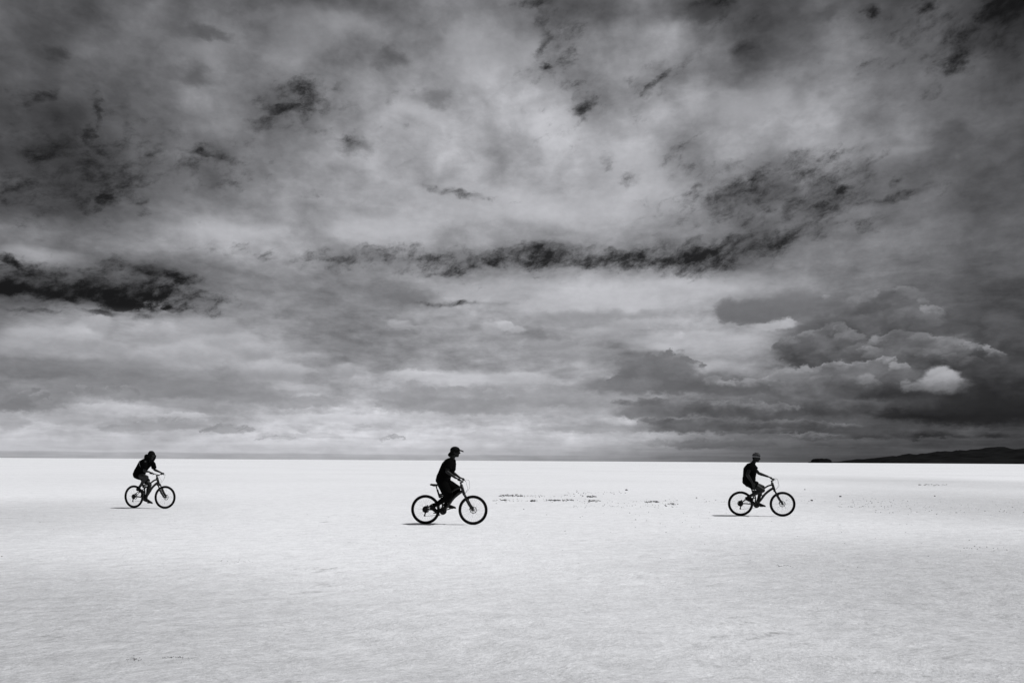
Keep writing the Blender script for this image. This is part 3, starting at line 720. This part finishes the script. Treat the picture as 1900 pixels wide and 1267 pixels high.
        bm = NB(); c = hub + (V(-.075, .05, .035) if fs else V(.03, .05, .075)); box(bm, c, (.03, .035, .06), Matrix.Rotation(R(20), 3, 'Y'))
        if fs: st(bm)
        obj('brake_caliper', bm, M['metal'], t)
    # fork
    bm = NB()
    crown = HT1 - AX * .035
    for s in (-1, 1):
        d = V(0, s * .062, 0); bot = HF + d + V(-.012, 0, .0)
        tp = crown + d; mid = tp.lerp(bot, .34)
        tube(bm, [tp + AX * .03, mid], .020, 10)
        tube(bm, [mid, mid.lerp(bot, .05), mid.lerp(bot, .5), bot + V(0, 0, .03), bot], [.028, .031, .030, .027, .020], 12)
    tube(bm, [crown + V(0, -.08, 0), crown, crown + V(0, .08, 0)], [.024, .034, .024], 10)
    m1 = crown.lerp(HF, .38)
    tube(bm, [m1 + V(0, -.06, 0), m1 + V(.035, -.03, .035), m1 + V(.04, 0, .045), m1 + V(.035, .03, .035), m1 + V(0, .06, 0)], .012, 8, 3)
    tube(bm, [HT1 - AX * .03, HT0 + AX * .05], .019, 10)
    st(bm); obj('fork', bm, M['metal'], t)
    # stem + handlebar
    bc = HT0 + AX * .055 + V(.045, 0, .02)
    bm = NB(); tube(bm, [HT0 + AX * .05 + V(-.005, 0, 0), bc], .019, 10); tube(bm, [HT0 + AX * .02, HT0 + AX * .075], .02, 10); tube(bm, [bc - V(0, .025, 0), bc + V(0, .025, 0)], .021, 10)
    st(bm); obj('stem', bm, M['metal'], t)
    def bar(y): return bc + V(-.045 * min(1, max(0, abs(y) - .06) / .24), y, .05 * min(1, max(0, abs(y) - .05) / .12))
    bm = NB(); tube(bm, [bar(y) for y in (-.33, -.2, -.16, -.10, -.05, 0, .05, .10, .16, .2, .33)], [.011] * 4 + [.013] * 3 + [.011] * 4, 8); st(bm)
    hb = obj('handlebar', bm, M['metal'], t)
    grips = []
    for s in (-1, 1):
        bm = NB(); tube(bm, [bar(s * .335), bar(s * .30), bar(s * .225), bar(s * .215)], [.018, .0165, .0165, .019], 10); st(bm); obj('grip', bm, M['rubber'], hb)
        bm = NB(); b0 = bar(s * .205)
        tube(bm, [b0, b0 + V(.03, 0, -.012), b0 + V(.05, s * .03, -.03), bar(s * .30) + V(.062, 0, -.045)], [.012, .011, .006, .005], 8); st(bm); obj('brake_lever', bm, M['metal'], hb)
        bm = NB(); tube(bm, [bar(s * .185) + V(.0, 0, -.005), bar(s * .185) + V(.01, 0, -.035)], .017, 8); st(bm); obj('shifter', bm, M['metal'], hb)
        grips.append(S @ bar(s * .275))
    for i, (s, R1) in enumerate(((-1, .0), (1, .03))):
        bm = NB(); p0 = bar(s * .19) + V(.03, 0, 0)
        tube(bm, [p0, p0 + V(.09 + R1, -s * .03, -.02), p0 + V(.115 + R1, -s * .10, -.13), HT1 + V(.10 + R1, s * .02, .10), HT1 + V(.03, s * .02, -.02)], .0028, 5, 6); st(bm); obj('brake_cable', bm, M['cable'], t)
    # drivetrain
    bm = NB()
    for k, rr in enumerate((.024, .029, .034, .040, .046, .052)): disc(bm, HR + V(0, -.040 + .004 * k, 0), rr, .0022, 28, .012)
    disc(bm, HR + V(0, -.018, 0), .074, .002, 32, .01)
    obj('cassette', bm, M['metal'], t)
    bm = NB()
    disc(bm, BB + V(0, -.05, 0), .088, .003, 40, .066); disc(bm, BB + V(0, -.045, 0), .068, .003, 36, .05); disc(bm, BB + V(0, -.04, 0), .05, .003, 30, .02)
    for k in range(5):
        a = k * 2 * math.pi / 5; tube(bm, [BB + V(.012 * math.cos(a), -.05, .012 * math.sin(a)), BB + V(.07 * math.cos(a), -.05, .07 * math.sin(a))], .008, 6)
    obj('chainring', bm, M['metal'], t)
    bm = NB()
    j1 = V(.005, -.035, .275); j2 = V(-.012, -.035, .205)
    tube(bm, [HR + V(.005, -.04, -.02), j1], .014, 8); box(bm, (j1 + j2) / 2, (.03, .012, .09), Matrix.Rotation(R(10), 3, 'Y'))
    disc(bm, j1, .022, .006, 16); disc(bm, j2, .022, .006, 16)
    box(bm, j1 + V(.01, -.012, .02), (.04, .02, .04)); obj('rear_derailleur', bm, M['metal'], t)
    bm = NB()
    ch = [V(0, -.036, .345 + .052), V(.20, -.044, .405), BB + V(0, -.05, .088)]
    ch += [BB + V(.088 * math.sin(a), -.05, .088 * math.cos(a)) for a in (.4, .8, 1.2, 1.57, 2.0, 2.4, 2.8, 3.14)]
    ch += [V(.2, -.043, .21), j2 + V(.0, 0, -.022), j2 + V(-.02, 0, .0), j1 + V(.02, 0, 0), HR + V(-.045, -.036, -.02), HR + V(-.05, -.036, .02), HR + V(-.02, -.036, .05), V(0, -.036, .397)]
    tube(bm, ch, .0036, 5); obj('chain', bm, M['metal'], t)
    pedals = []
    for s, da in ((-1, 0), (1, 180)):
        a = R(crank_deg + da); e = BB + V(.17 * math.cos(a), s * .075, .17 * math.sin(a))
        bm = NB(); tube(bm, [BB + V(0, s * .062, 0), BB.lerp(e, .5) + V(0, s * .035, 0), e], [.018, .013, .013], 8); ca = obj('crank_arm', bm, M['metal'], t)
        bm = NB(); pc = e + V(0, s * .06, 0); box(bm, pc, (.09, .085, .018)); tube(bm, [e, e + V(0, s * .10, 0)], .007, 6); obj('pedal', bm, M['metal'], ca)
        pedals.append(pc)
    bm = NB(); box(bm, V(.53, -.01, .485), (.012, .05, .05)); tube(bm, [V(.545, 0, .47), V(.60, 0, .52), V(.595, 0, .54)], .005, 6); tube(bm, [V(.60, 0, .52), V(.62, .03, .50)], .005, 6)
    obj('bottle_cage', bm, M['metal'], t)
    return t, grips, pedals

# ------------------------------------------------------------------ riders
def limb(bm, pts, rad, n=4):
    tube(bm, pts, rad, 14, n)
    ball(bm, pts[0], rad[0] * .98); ball(bm, pts[-1], rad[-1] * .98)
def hand_on_grip(bm, wrist, grip, s):
    """palm over the bar, four curled fingers in front of it and a thumb from the inner side"""
    g0 = grip + V(0, 0, .018)
    d = (g0 - wrist); d.normalize()
    palm = g0 - d * .02
    loft(bm, [wrist, wrist.lerp(palm, .5), palm, g0 + d * .012], [(.027, .021), (.036, .019), (.041, .017), (.038, .014)], 12, up=V(0, 1, 0))
    ball(bm, wrist, .025)
    for k, (yo, ln) in enumerate(((-.030, .92), (-.010, 1.0), (.010, .95), (.030, .8))):
        yy = yo * -s
        b = grip + V(.016, yy, .024)
        tube(bm, [b - d * .02, b + V(.016 * ln, 0, -.006), b + V(.018 * ln, 0, -.030 * ln), b + V(-.002, 0, -.046 * ln), b + V(-.016, 0, -.044 * ln)], [.0105, .010, .0095, .009, .008], 8)
    y = -s * .042
    tube(bm, [palm + V(-.008, y * .7, .0), palm + V(.012, y * 1.15, -.012), grip + V(.006, y * 1.25, -.016), grip + V(.016, y * 1.1, -.026)], [.013, .012, .011, .009], 8)
def hand_relaxed(bm, wrist, d, side, s):
    d = d.normalized(); pl = wrist + d * .085
    up = V(0, 1, 0)
    a = (V(1, 0, 0) - d * d.x).normalized()
    loft(bm, [wrist, wrist + d * .03, pl - d * .01, pl + d * .01], [(.024, .02), (.034, .017), (.041, .015), (.038, .012)], 12, up=a)
    ball(bm, wrist, .024)
    inn = V(0, -s, 0)
    for k, (o, ln) in enumerate(((.030, .9), (.010, 1.0), (-.010, .94), (-.030, .74))):
        b = pl + a * o
        tube(bm, [b - d * .015, b + d * .03 * ln, b + (d * .055 + inn * .012) * ln, b + (d * .07 + inn * .03) * ln], [.0105, .010, .009, .008], 8)
    tube(bm, [wrist + d * .03 + a * .028, wrist + d * .055 + a * .052, wrist + d * .085 + a * .058 + inn * .01], [.014, .012, .009], 8)
def shoe(parent, ankle, toe_dir, pedal, label=None, high=0.0):
    """shoe whose ball of foot is on the pedal"""
    t = toe_dir.normalized(); up = (V(0, 0, 1) - t * t.z).normalized()
    b = pedal + up * .012
    heel = b - t * .15; bm = NB()
    P = [(-.045, .026, .030, .034), (-.02, .034, .045, .05), (.04, .034, .048, .052), (.09, .036, .040, .045), (.14, .044, .032, .036), (.19, .047, .026, .028), (.235, .04, .02, .022), (.26, .022, .012, .016)]
    loft(bm, [heel + t * a + up * z for a, w_, h_, z in P], [(w_, h_) for a, w_, h_, z in P], 14, up=V(0, 1, 0))
    c = heel + t * .02 + up * .075
    loft(bm, [heel + t * .01 + up * .03, c, c.lerp(ankle, .5), ankle + (ankle - c) * high], [(.032, .045), (.034, .042), (.036, .040), (.040, .042)], 12, up=V(0, 1, 0))
    sh = remeshed('shoe', bm, M['shoe'], parent, .006, 3)
    if label: sh['label'] = label
    bm = NB()
    loft(bm, [heel + t * a + up * .002 for a in (-.05, -.03, .04, .1, .15, .2, .24, .265)], [(w_, .009) for w_ in (.02, .034, .035, .036, .045, .049, .042, .02)], 12, up=V(0, 1, 0))
    obj('sole', bm, M['sole'], sh)
def ik(a, b, l1, l2, bend):
    """knee or elbow between a and b, displaced towards bend; lengths stretch if out of reach"""
    d = b - a; L = d.length
    if L > (l1 + l2) * .995:
        k = L / ((l1 + l2) * .995); l1 *= k; l2 *= k
    x = (l1 * l1 - l2 * l2 + L * L) / (2 * L); h = math.sqrt(max(l1 * l1 - x * x, 0))
    d.normalize(); n = (bend - d * bend.dot(d)).normalized()
    return a + d * x + n * h
def spine(pts, rad):
    return [Vector(p) for p in pts], rad

def rider(origin, rz, label, cfg, grips, pedals):
    t = empty('person', origin, rz); tag(t, label, 'person', 'cyclists riding across the salt flat')
    k = cfg
    hip, waist, chest, neck, head = [V(a, 0, b) for a, b in k['spine']]
    sc = k.get('bulk', 1.0)
    shp = [V(k['sh'][i][0], (-1, 1)[i] * k['sw'], k['sh'][i][1]) for i in (0, 1)]
    hp = [hip + V(0, -.085, -.01), hip + V(0, .085, -.01)]
    # ---- legs
    ankles, knees, toes = [], [], []
    for i in (0, 1):
        td = V(math.cos(R(k['toe'][i])), 0, math.sin(R(k['toe'][i])))
        up = (V(0, 0, 1) - td * td.z).normalized()
        an = pedals[i] + up * .012 - td * .13 + up * .115; an.y = pedals[i].y * .85
        kn = ik(hp[i], an, k['leg'][0], k['leg'][1], V(1, (-.12, .12)[i], .15))
        ankles.append(an); knees.append(kn); toes.append(td)
    # ---- arms
    wr, elb = [], []
    for i in (0, 1):
        if k['hand'][i] == 'grip':
            w_ = grips[i] + V(-.075, 0, .045)
        else: w_ = V(*k['hand'][i])
        wr.append(w_); elb.append(ik(shp[i], w_, k['arm'][0], k['arm'][1], Vector(k['bend'][i])))
    # ---- body: one continuous skin
    bm = NB()
    up = V(0, 1, 0)
    loft(bm, [hip + (hip - waist) * .35, hip, waist, chest, chest.lerp(neck, .6), neck], [(.10 * sc, .08), (.155 * sc, .105 * sc), (.13 * sc, .088 * sc), (.155 * sc, .10 * sc), (.12 * sc, .075), (.055, .055)], 20, up=up)
    hd = (k.get('look', V(1, 0, -.1))).normalized()
    hy = V(0, 1, 0); hy = (hy - hd * hy.dot(hd)).normalized(); hz = hd.cross(hy); 
    if hz.z < 0: hz = -hz
    Rm = Matrix((hd, hy, hz)).transposed()
    def H(a, b, c): return head + Rm @ V(a, b, c)
    limb(bm, [neck - (neck - chest) * .2, neck.lerp(head, .45), H(-.015, 0, -.05)], [.062, .055, .055])
    ball(bm, H(-.008, 0, .02), (.098, .076, .098), Rm, 20); ball(bm, H(.03, 0, -.045), (.062, .056, .070), Rm, 16)
    ball(bm, H(.062, 0, -.092), (.026, .026, .020), Rm); ball(bm, H(.075, 0, .035), (.020, .055, .014), Rm)
    loft(bm, [H(.088, 0, .025), H(.104, 0, .0), H(.114, 0, -.018), H(.092, 0, -.028)], [.009, .012, .016, .012], 8, up=hy)
    ball(bm, H(.084, 0, -.052), (.012, .024, .008), Rm); ball(bm, H(.082, 0, -.064), (.011, .020, .008), Rm)
    for s in (-1, 1):
        ball(bm, H(-.01, s * .077, -.008), (.018, .010, .030), Rm); ball(bm, H(.045, s * .042, -.022), (.024, .018, .018), Rm)
    for i, s in ((0, -1), (1, 1)):
        u = k['armr']
        limb(bm, [shp[i], shp[i].lerp(elb[i], .4), elb[i]], [.052 * u, .048 * u, .040 * u])
        limb(bm, [elb[i], elb[i].lerp(wr[i], .3), wr[i]], [.040 * u, .041 * u, .026 * u])
        if k['hand'][i] == 'grip': hand_on_grip(bm, wr[i], grips[i], s)
        else: hand_relaxed(bm, wr[i], Vector(k['hdir']), 0, s)
        l = k['legr']
        limb(bm, [hp[i], hp[i].lerp(knees[i], .45), knees[i]], [.088 * l, .078 * l, .056 * l])
        sh_ = knees[i].lerp(ankles[i], .3) - V(.014, 0, 0)
        limb(bm, [knees[i], sh_, knees[i].lerp(ankles[i], .65), ankles[i]], [.055 * l, .056 * l, .043 * l, .036])
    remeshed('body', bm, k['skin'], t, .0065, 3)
    for s in (-1, 1):
        bm = NB(); ball(bm, H(.079, s * .031, .008), .0125); obj('eye', bm, M['eye'], t)
    # ---- shirt
    bm = NB(); q = k.get('loose', .018)
    c2 = chest.lerp(neck, .55)
    hem = hip.lerp(waist, k.get('hem', .1)) 
    loft(bm, [hem, hip.lerp(waist, .6), waist, chest, c2, chest.lerp(neck, .88)], [(.160 * sc + q, .100 * sc + q * k.get('hemq', .8)), (.155 * sc + q, .110 * sc + q * 1.1), (.145 * sc + q, .104 * sc + q), (.165 * sc + q, .118 * sc + q), (.135 * sc + q, .095 * sc + q * .6), (.072, .066)], 22, up=up)
    for i in (0, 1):
        sl = shp[i].lerp(elb[i], k['sleeve'])
        u = k['armr']
        inner = V(chest.x * .6 + neck.x * .4, shp[i].y * .45, shp[i].z * .7 + c2.z * .3)
        loft(bm, [inner, inner.lerp(shp[i], .8), shp[i].lerp(elb[i], .25), sl], [.075, .068 * u + q * .4, .062 * u + q * .6, .056 * u + q * .8], 14)
    for (a, b_, r_) in k.get('fold', []): ball(bm, a, b_, None)
    remeshed('t_shirt', bm, M['cloth'], t, .008, 3, .0045, 9, k['seed'])
    # ---- shorts
    bm = NB()
    loft(bm, [hip.lerp(waist, .45), hip, hip - (waist - hip) * .35, hip - (waist - hip) * .55], [(.155 * sc + .01, .108 * sc + .012), (.17 * sc + .01, .13 * sc + .012), (.155 * sc, .12 * sc), (.11 * sc, .09)], 20, up=up)
    for i in (0, 1):
        e = hp[i].lerp(knees[i], k['short'][i]); l = k['legr']
        loft(bm, [hp[i], hp[i].lerp(e, .5), e], [.105 * l, .100 * l + .006, .086 * l + k.get('flare', .01)], 16)
        ball(bm, hp[i], .104 * l)
    remeshed('shorts', bm, M['shorts'], t, .008, 3, .004, 10, k['seed'] + 5)
    if k.get('leggings'):
        for i in (0, 1):
            bm = NB(); a_, b_ = knees[i], ankles[i]
            limb(bm, [a_.lerp(hp[i], .1), a_, a_.lerp(b_, .3) - V(.014, 0, 0), a_.lerp(b_, .65), b_], [.078, .074, .074, .060, .048])
            remeshed('legging', bm, M['shorts'], t, .008, 3, .003, 12, i)
    for i in (0, 1): shoe(t, ankles[i], toes[i], pedals[i], high=k.get('high', .0))
    return t, H, Rm, dict(hip=hip, waist=waist, chest=chest, neck=neck, shp=shp, elb=elb)

def place(px_rear, py_c, hy, th):
    d = F * CAM_H / hy
    dr = d + .565 * math.sin(R(th))
    return V(world_x(px_rear, py_c, dr), dr, 0), -R(th)

# --- first cyclist (far left)
o, rz = place(247.1, 942.7, 92.0, 17)
b1, gr, pd = bike(o, rz, 98, .90, 7, 'dark mountain bike at the far left, seen at a slant with both fork legs showing')
p1, H, Rm, J = rider(o, rz, 'cyclist at the far left leaning forward, head bowed, hair in a loose bun', dict(
    spine=[(.175, 1.01), (.25, 1.16), (.40, 1.345), (.555, 1.475), (.645, 1.592)], sh=[(.55, 1.395), (.54, 1.39)], sw=.165, bulk=1.12,
    leg=(.42, .42), arm=(.27, .25), hand=['grip', 'grip'], bend=[(.25, -.15, -.7), (-.1, .35, -.6)], toe=(-12, -14), look=V(1, -.25, -.45), armr=.92, legr=1.05,
    sleeve=.78, short=(.40, .72), skin=M['skin'], seed=1.0, high=.5, loose=.028, hem=-.05), gr, pd)
bm = NB(); ball(bm, H(-.03, 0, .03), (.120, .096, .108), Rm, 20)
loft(bm, [H(-.04, 0, .0), H(-.06, 0, -.06), H(-.03, 0, -.13), H(.0, 0, -.21)], [(.092, .080), (.095, .092), (.09, .092), (.06, .06)], 14, up=V(0, 1, 0))
for s in (-1, 1): loft(bm, [H(.045, s * .070, .05), H(.055, s * .082, -.03), H(.055, s * .075, -.11), H(.045, s * .065, -.17)], [(.022, .042), (.024, .044), (.022, .040), (.010, .018)], 10)
hr = remeshed('hair', bm, M['hair'], p1, .007, 2, .005, 24, 2)
bm = NB(); ball(bm, V(.470, .0, 1.575), (.082, .066, .062)); ball(bm, V(.435, 0, 1.53), (.055, .05, .055)); ball(bm, V(.54, 0, 1.57), (.06, .06, .06))
remeshed('hair_bun', bm, M['hair'], hr, .007, 2, .005, 30, 4)
pc_ = J['chest']; back = V(-.80, 0, .60)
for pp, rr in (([V(.46, -.06, 1.475) , V(.375, -.08, 1.425), V(.30, -.10, 1.355)], .010), ([V(.375, -.205, 1.40), V(.385, -.215, 1.33), V(.43, -.215, 1.25)], .009)):
    pp = [p_ - V(.0, 0, .0) for p_ in pp]
    bm = NB(); tube(bm, pp, rr, 6, 4); obj('pale_strap', bm, M['trim'], p1)

# --- second cyclist (middle)
o, rz = place(788.0, 972.6, 118.6, 6)
b2, gr, pd = bike(o, rz, 197, .935, 0, 'dark mountain bike in the middle, its saddle bare behind the standing rider', 'bare saddle')
p2, H, Rm, J = rider(o, rz, 'cyclist in a peaked cap standing on the pedals of the middle bike, loose black clothes', dict(
    spine=[(.40, 1.01), (.45, 1.16), (.55, 1.36), (.635, 1.565), (.705, 1.695)], sh=[(.615, 1.475), (.625, 1.475)], sw=.165,
    leg=(.40, .40), arm=(.27, .25), hand=['grip', 'grip'], bend=[(-.3, -.35, -.5), (-.2, .3, -.6)], toe=(-38, -6), look=V(1, -.05, -.05), armr=.98, legr=1.18, bulk=1.2,
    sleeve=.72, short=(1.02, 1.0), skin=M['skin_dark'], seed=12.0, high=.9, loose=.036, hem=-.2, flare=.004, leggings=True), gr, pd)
bm = NB(); ball(bm, H(-.010, 0, .045), (.120, .096, .090), Rm, 20)
cp = remeshed('cap', bm, M['hair'], p2, .006, 1)
bm = NB(); loft(bm, [H(.07, 0, .045), H(.11, 0, .048), H(.15, 0, .040), H(.190, 0, .024)], [(.080, .017), (.078, .016), (.070, .015), (.042, .012)], 14, up=V(0, 1, 0)); obj('peak', bm, M['hair'], cp)
bm = NB(); ball(bm, H(-.050, 0, -.01), (.080, .084, .085), Rm)
loft(bm, [H(-.08, 0, -.03), H(-.115, 0, -.05), H(-.135, 0, -.075), H(-.125, 0, -.115)], [.045, .052, .048, .022], 12)
remeshed('ponytail', bm, M['hair'], p2, .007, 2, .005, 30, 4)

# --- third cyclist (right)
o, rz = place(1372.6, 957.2, 99.7, 9)
b3, gr, pd = bike(o, rz, 160, .845, -3, 'dark mountain bike at the right under the upright seated rider')
p3, H, Rm, J = rider(o, rz, 'cyclist sitting upright in a striped knit hat, one arm hanging beside the thigh', dict(
    spine=[(.215, .94), (.23, 1.10), (.255, 1.29), (.345, 1.50), (.42, 1.615)], sh=[(.25, 1.415), (.335, 1.405)], sw=.19,
    leg=(.42, .42), arm=(.29, .27), hand=[(.285, -.265, .925), 'grip'], hdir=(.35, .15, -.9), bend=[(-1, -.35, 0), (.1, .2, -.7)], toe=(-24, -8), look=V(1, -.55, -.12), armr=1.05, legr=1.14,
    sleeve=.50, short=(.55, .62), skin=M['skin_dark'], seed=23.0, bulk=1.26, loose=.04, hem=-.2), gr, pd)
bm = NB(); ball(bm, H(-.012, 0, .065), (.106, .090, .085), Rm, 20)
loft(bm, [H(-.008, 0, .02), H(-.01, 0, .05)], [(.090, .103), (.090, .103)], 20, up=Rm @ V(0, 1, 0))
hat = remeshed('knit_hat', bm, M['wool'], p3, .006, 1)
for zc, rr, w_ in ((.072, 1.0, .012), (.112, .88, .010), (.142, .45, .012)):
    bm = NB(); pts = [H(-.011 + .108 * rr * math.cos(a), .092 * rr * math.sin(a), zc) for a in [2 * math.pi * i / 28 for i in range(29)]]
    tube(bm, pts, w_, 6); obj('dark_band', bm, M['wool_dark'], hat)
bm = NB(); ball(bm, H(-.06, 0, -.0), (.05, .074, .06), Rm); remeshed('hair', bm, M['hair'], p3, .007, 2)

# ------------------------------------------------------------------ crumbs of dark mud and stones on the crust
def gpos(px, py):
    uy = (py - 633.5) - ROLL * (px - 950); d = F * CAM_H / max(uy - 221.3, 1.0)
    return V(world_x(px, py, d), d, 0)
_ib = NB(); bmesh.ops.create_icosphere(_ib, subdivisions=1, radius=1.0); _ib.verts.ensure_lookup_table()
ICO_V = [v.co.copy() for v in _ib.verts]; ICO_F = [[v.index for v in f.verts] for f in _ib.faces]; _ib.free()
def crumb(bm, p, r, flat=.6, elong=1.0):
    a = random.random() * 6; ca, sa = math.cos(a), math.sin(a); el = random.uniform(1, 1.7)
    vs = []
    for c in ICO_V:
        x, y, z = c.x * el + random.uniform(-.25, .25), c.y + random.uniform(-.25, .25), (c.z + random.uniform(-.2, .2)) * flat
        vs.append(bm.verts.new((p.x + r * (x * ca - y * sa), p.y + r * (x * sa + y * ca), max(0.0, p.z + r * flat * .4) + r * z)))
    for f in ICO_F: bm.faces.new([vs[i] for i in f])
bm = NB()
def strew(px0, px1, py, spread, n, r0, r1, **kw):
    for _ in range(n):
        p = gpos(random.uniform(px0, px1), py + random.gauss(0, spread)); crumb(bm, p, random.uniform(r0, r1) * p.y / 42, **kw)
strew(924, 970, 919.5, 1.0, 60, .02, .055, flat=.4)
strew(912, 1060, 928.5, 1.4, 60, .015, .04, flat=.4); strew(925, 938, 928, .8, 12, .02, .06); strew(983, 993, 929, .6, 12, .03, .06); strew(1016, 1046, 928, .9, 34, .02, .06, flat=.4); strew(1050, 1063, 927.6, .5, 14, .02, .05); strew(1090, 1112, 929.5, .8, 30, .03, .06, flat=.4)
strew(925, 1100, 920, 1.0, 60, .015, .03); strew(1088, 1105, 922, .5, 12, .03, .07)
strew(1060, 1260, 931, 3.2, 60, .010, .024); strew(1195, 1222, 931, .8, 26, .03, .05); strew(1050, 1160, 914, 2.0, 40, .012, .03)
strew(1060, 1250, 939, 1.5, 50, .012, .028); strew(1060, 1400, 955, 14, 36, .010, .026); strew(1230, 1256, 936, 2, 14, .03, .05)
strew(1540, 1700, 930, 4.5, 60, .010, .026); strew(1555, 1640, 940, .9, 26, .012, .03); strew(1640, 1900, 936, 5, 50, .008, .022)
strew(1700, 1760, 899.5, .5, 20, .02, .04); strew(1300, 1540, 929, 2.5, 40, .010, .026); strew(1620, 1900, 950, 5, 40, .012, .03)
strew(1780, 1870, 1016, 4, 14, .02, .035); strew(950, 1800, 1000, 40, 50, .010, .025); strew(0, 800, 1000, 60, 40, .008, .02)
strew(200, 1900, 1130, 60, 60, .006, .014); strew(234, 262, 1222, 1.6, 40, .02, .04, flat=.2); strew(300, 338, 1219, 1.2, 34, .02, .04, flat=.2); strew(240, 360, 1224, 6, 50, .01, .022, flat=.3)  # flat dark clusters at left stand in for the shade of crust pits
strew(525, 590, 1166, 4, 26, .008, .018, flat=.3); strew(408, 470, 1042, 2, 18, .015, .03, flat=.3); strew(1440, 1470, 1049, 1, 10, .02, .04, flat=.3)
tag(obj('gravel', bm, M['stone'], smooth=False), 'dark crumbs of mud strewn over the salt crust, some standing in for shaded pits', 'gravel', kind='stuff')
stones = [(1161,909.5,.14,'dark stone far out on the salt, alone above the long crumb trail'),
          (1505,929,.13,'dark stone on the salt just right of the right bicycle'),
          (1558,921.5,.13,'dark stone at the left end of the right crumb patch'),
          (1492,908.5,.08,'small dark stone above the front wheel level of the right bicycle, farther out'),
          (1733,920.5,.09,'dark stone above the middle of the right crumb trail'),
          (1862,947.5,.07,'dark stone below the crumb trail near the right edge'),
          (1291,923.8,.09,'dark stone left of the right bicycle, level with the crumbs'),
          (1167,951.5,.065,'upper of the lone stones on the bare salt between middle and right bicycle'),
          (1178,964,.06,'lone stone below the crumb patch between middle and right bicycle'),
          (1047,985,.055,'lone dark stone in front of the crumb trail, lower right of the middle bicycle'),
          (970.5,944.5,.06,'small flat dark stone right of the middle bicycle front wheel'),
          (1234.5,987.5,.05,'nearest lone stone left of the right bicycle rear wheel'),
          (1797,1002,.05,'lone dark stone on the bare salt toward the lower right'),
          (1721,1032,.045,'lone dark stone nearest the camera on the right'),
          (2,1032,.06,'dark stone at the left edge of the salt'),
          (1687,943,.05,'dark stone at the lower right of the right crumb patch')]
for px, py, r, lab in stones:
    p = gpos(px, py); bm = NB(); r *= p.y / 85
    vs = bmesh.ops.create_icosphere(bm, subdivisions=2, radius=1.0, matrix=Matrix.Translation(V(0, 0, r * .35)) @ Matrix.Diagonal((r, r * .8, r * .6, 1)))['verts']
    for v in vs: v.co += v.co.normalized() * noise.noise(v.co * (2.2 / r) + V(px, 0, 0)) * r * .35
    o_ = obj('stone', bm, M['stone'], smooth=False); o_.location = p; tag(o_, lab, 'stone', 'stones lying on the salt')

bpy.data.scenes.remove(side)
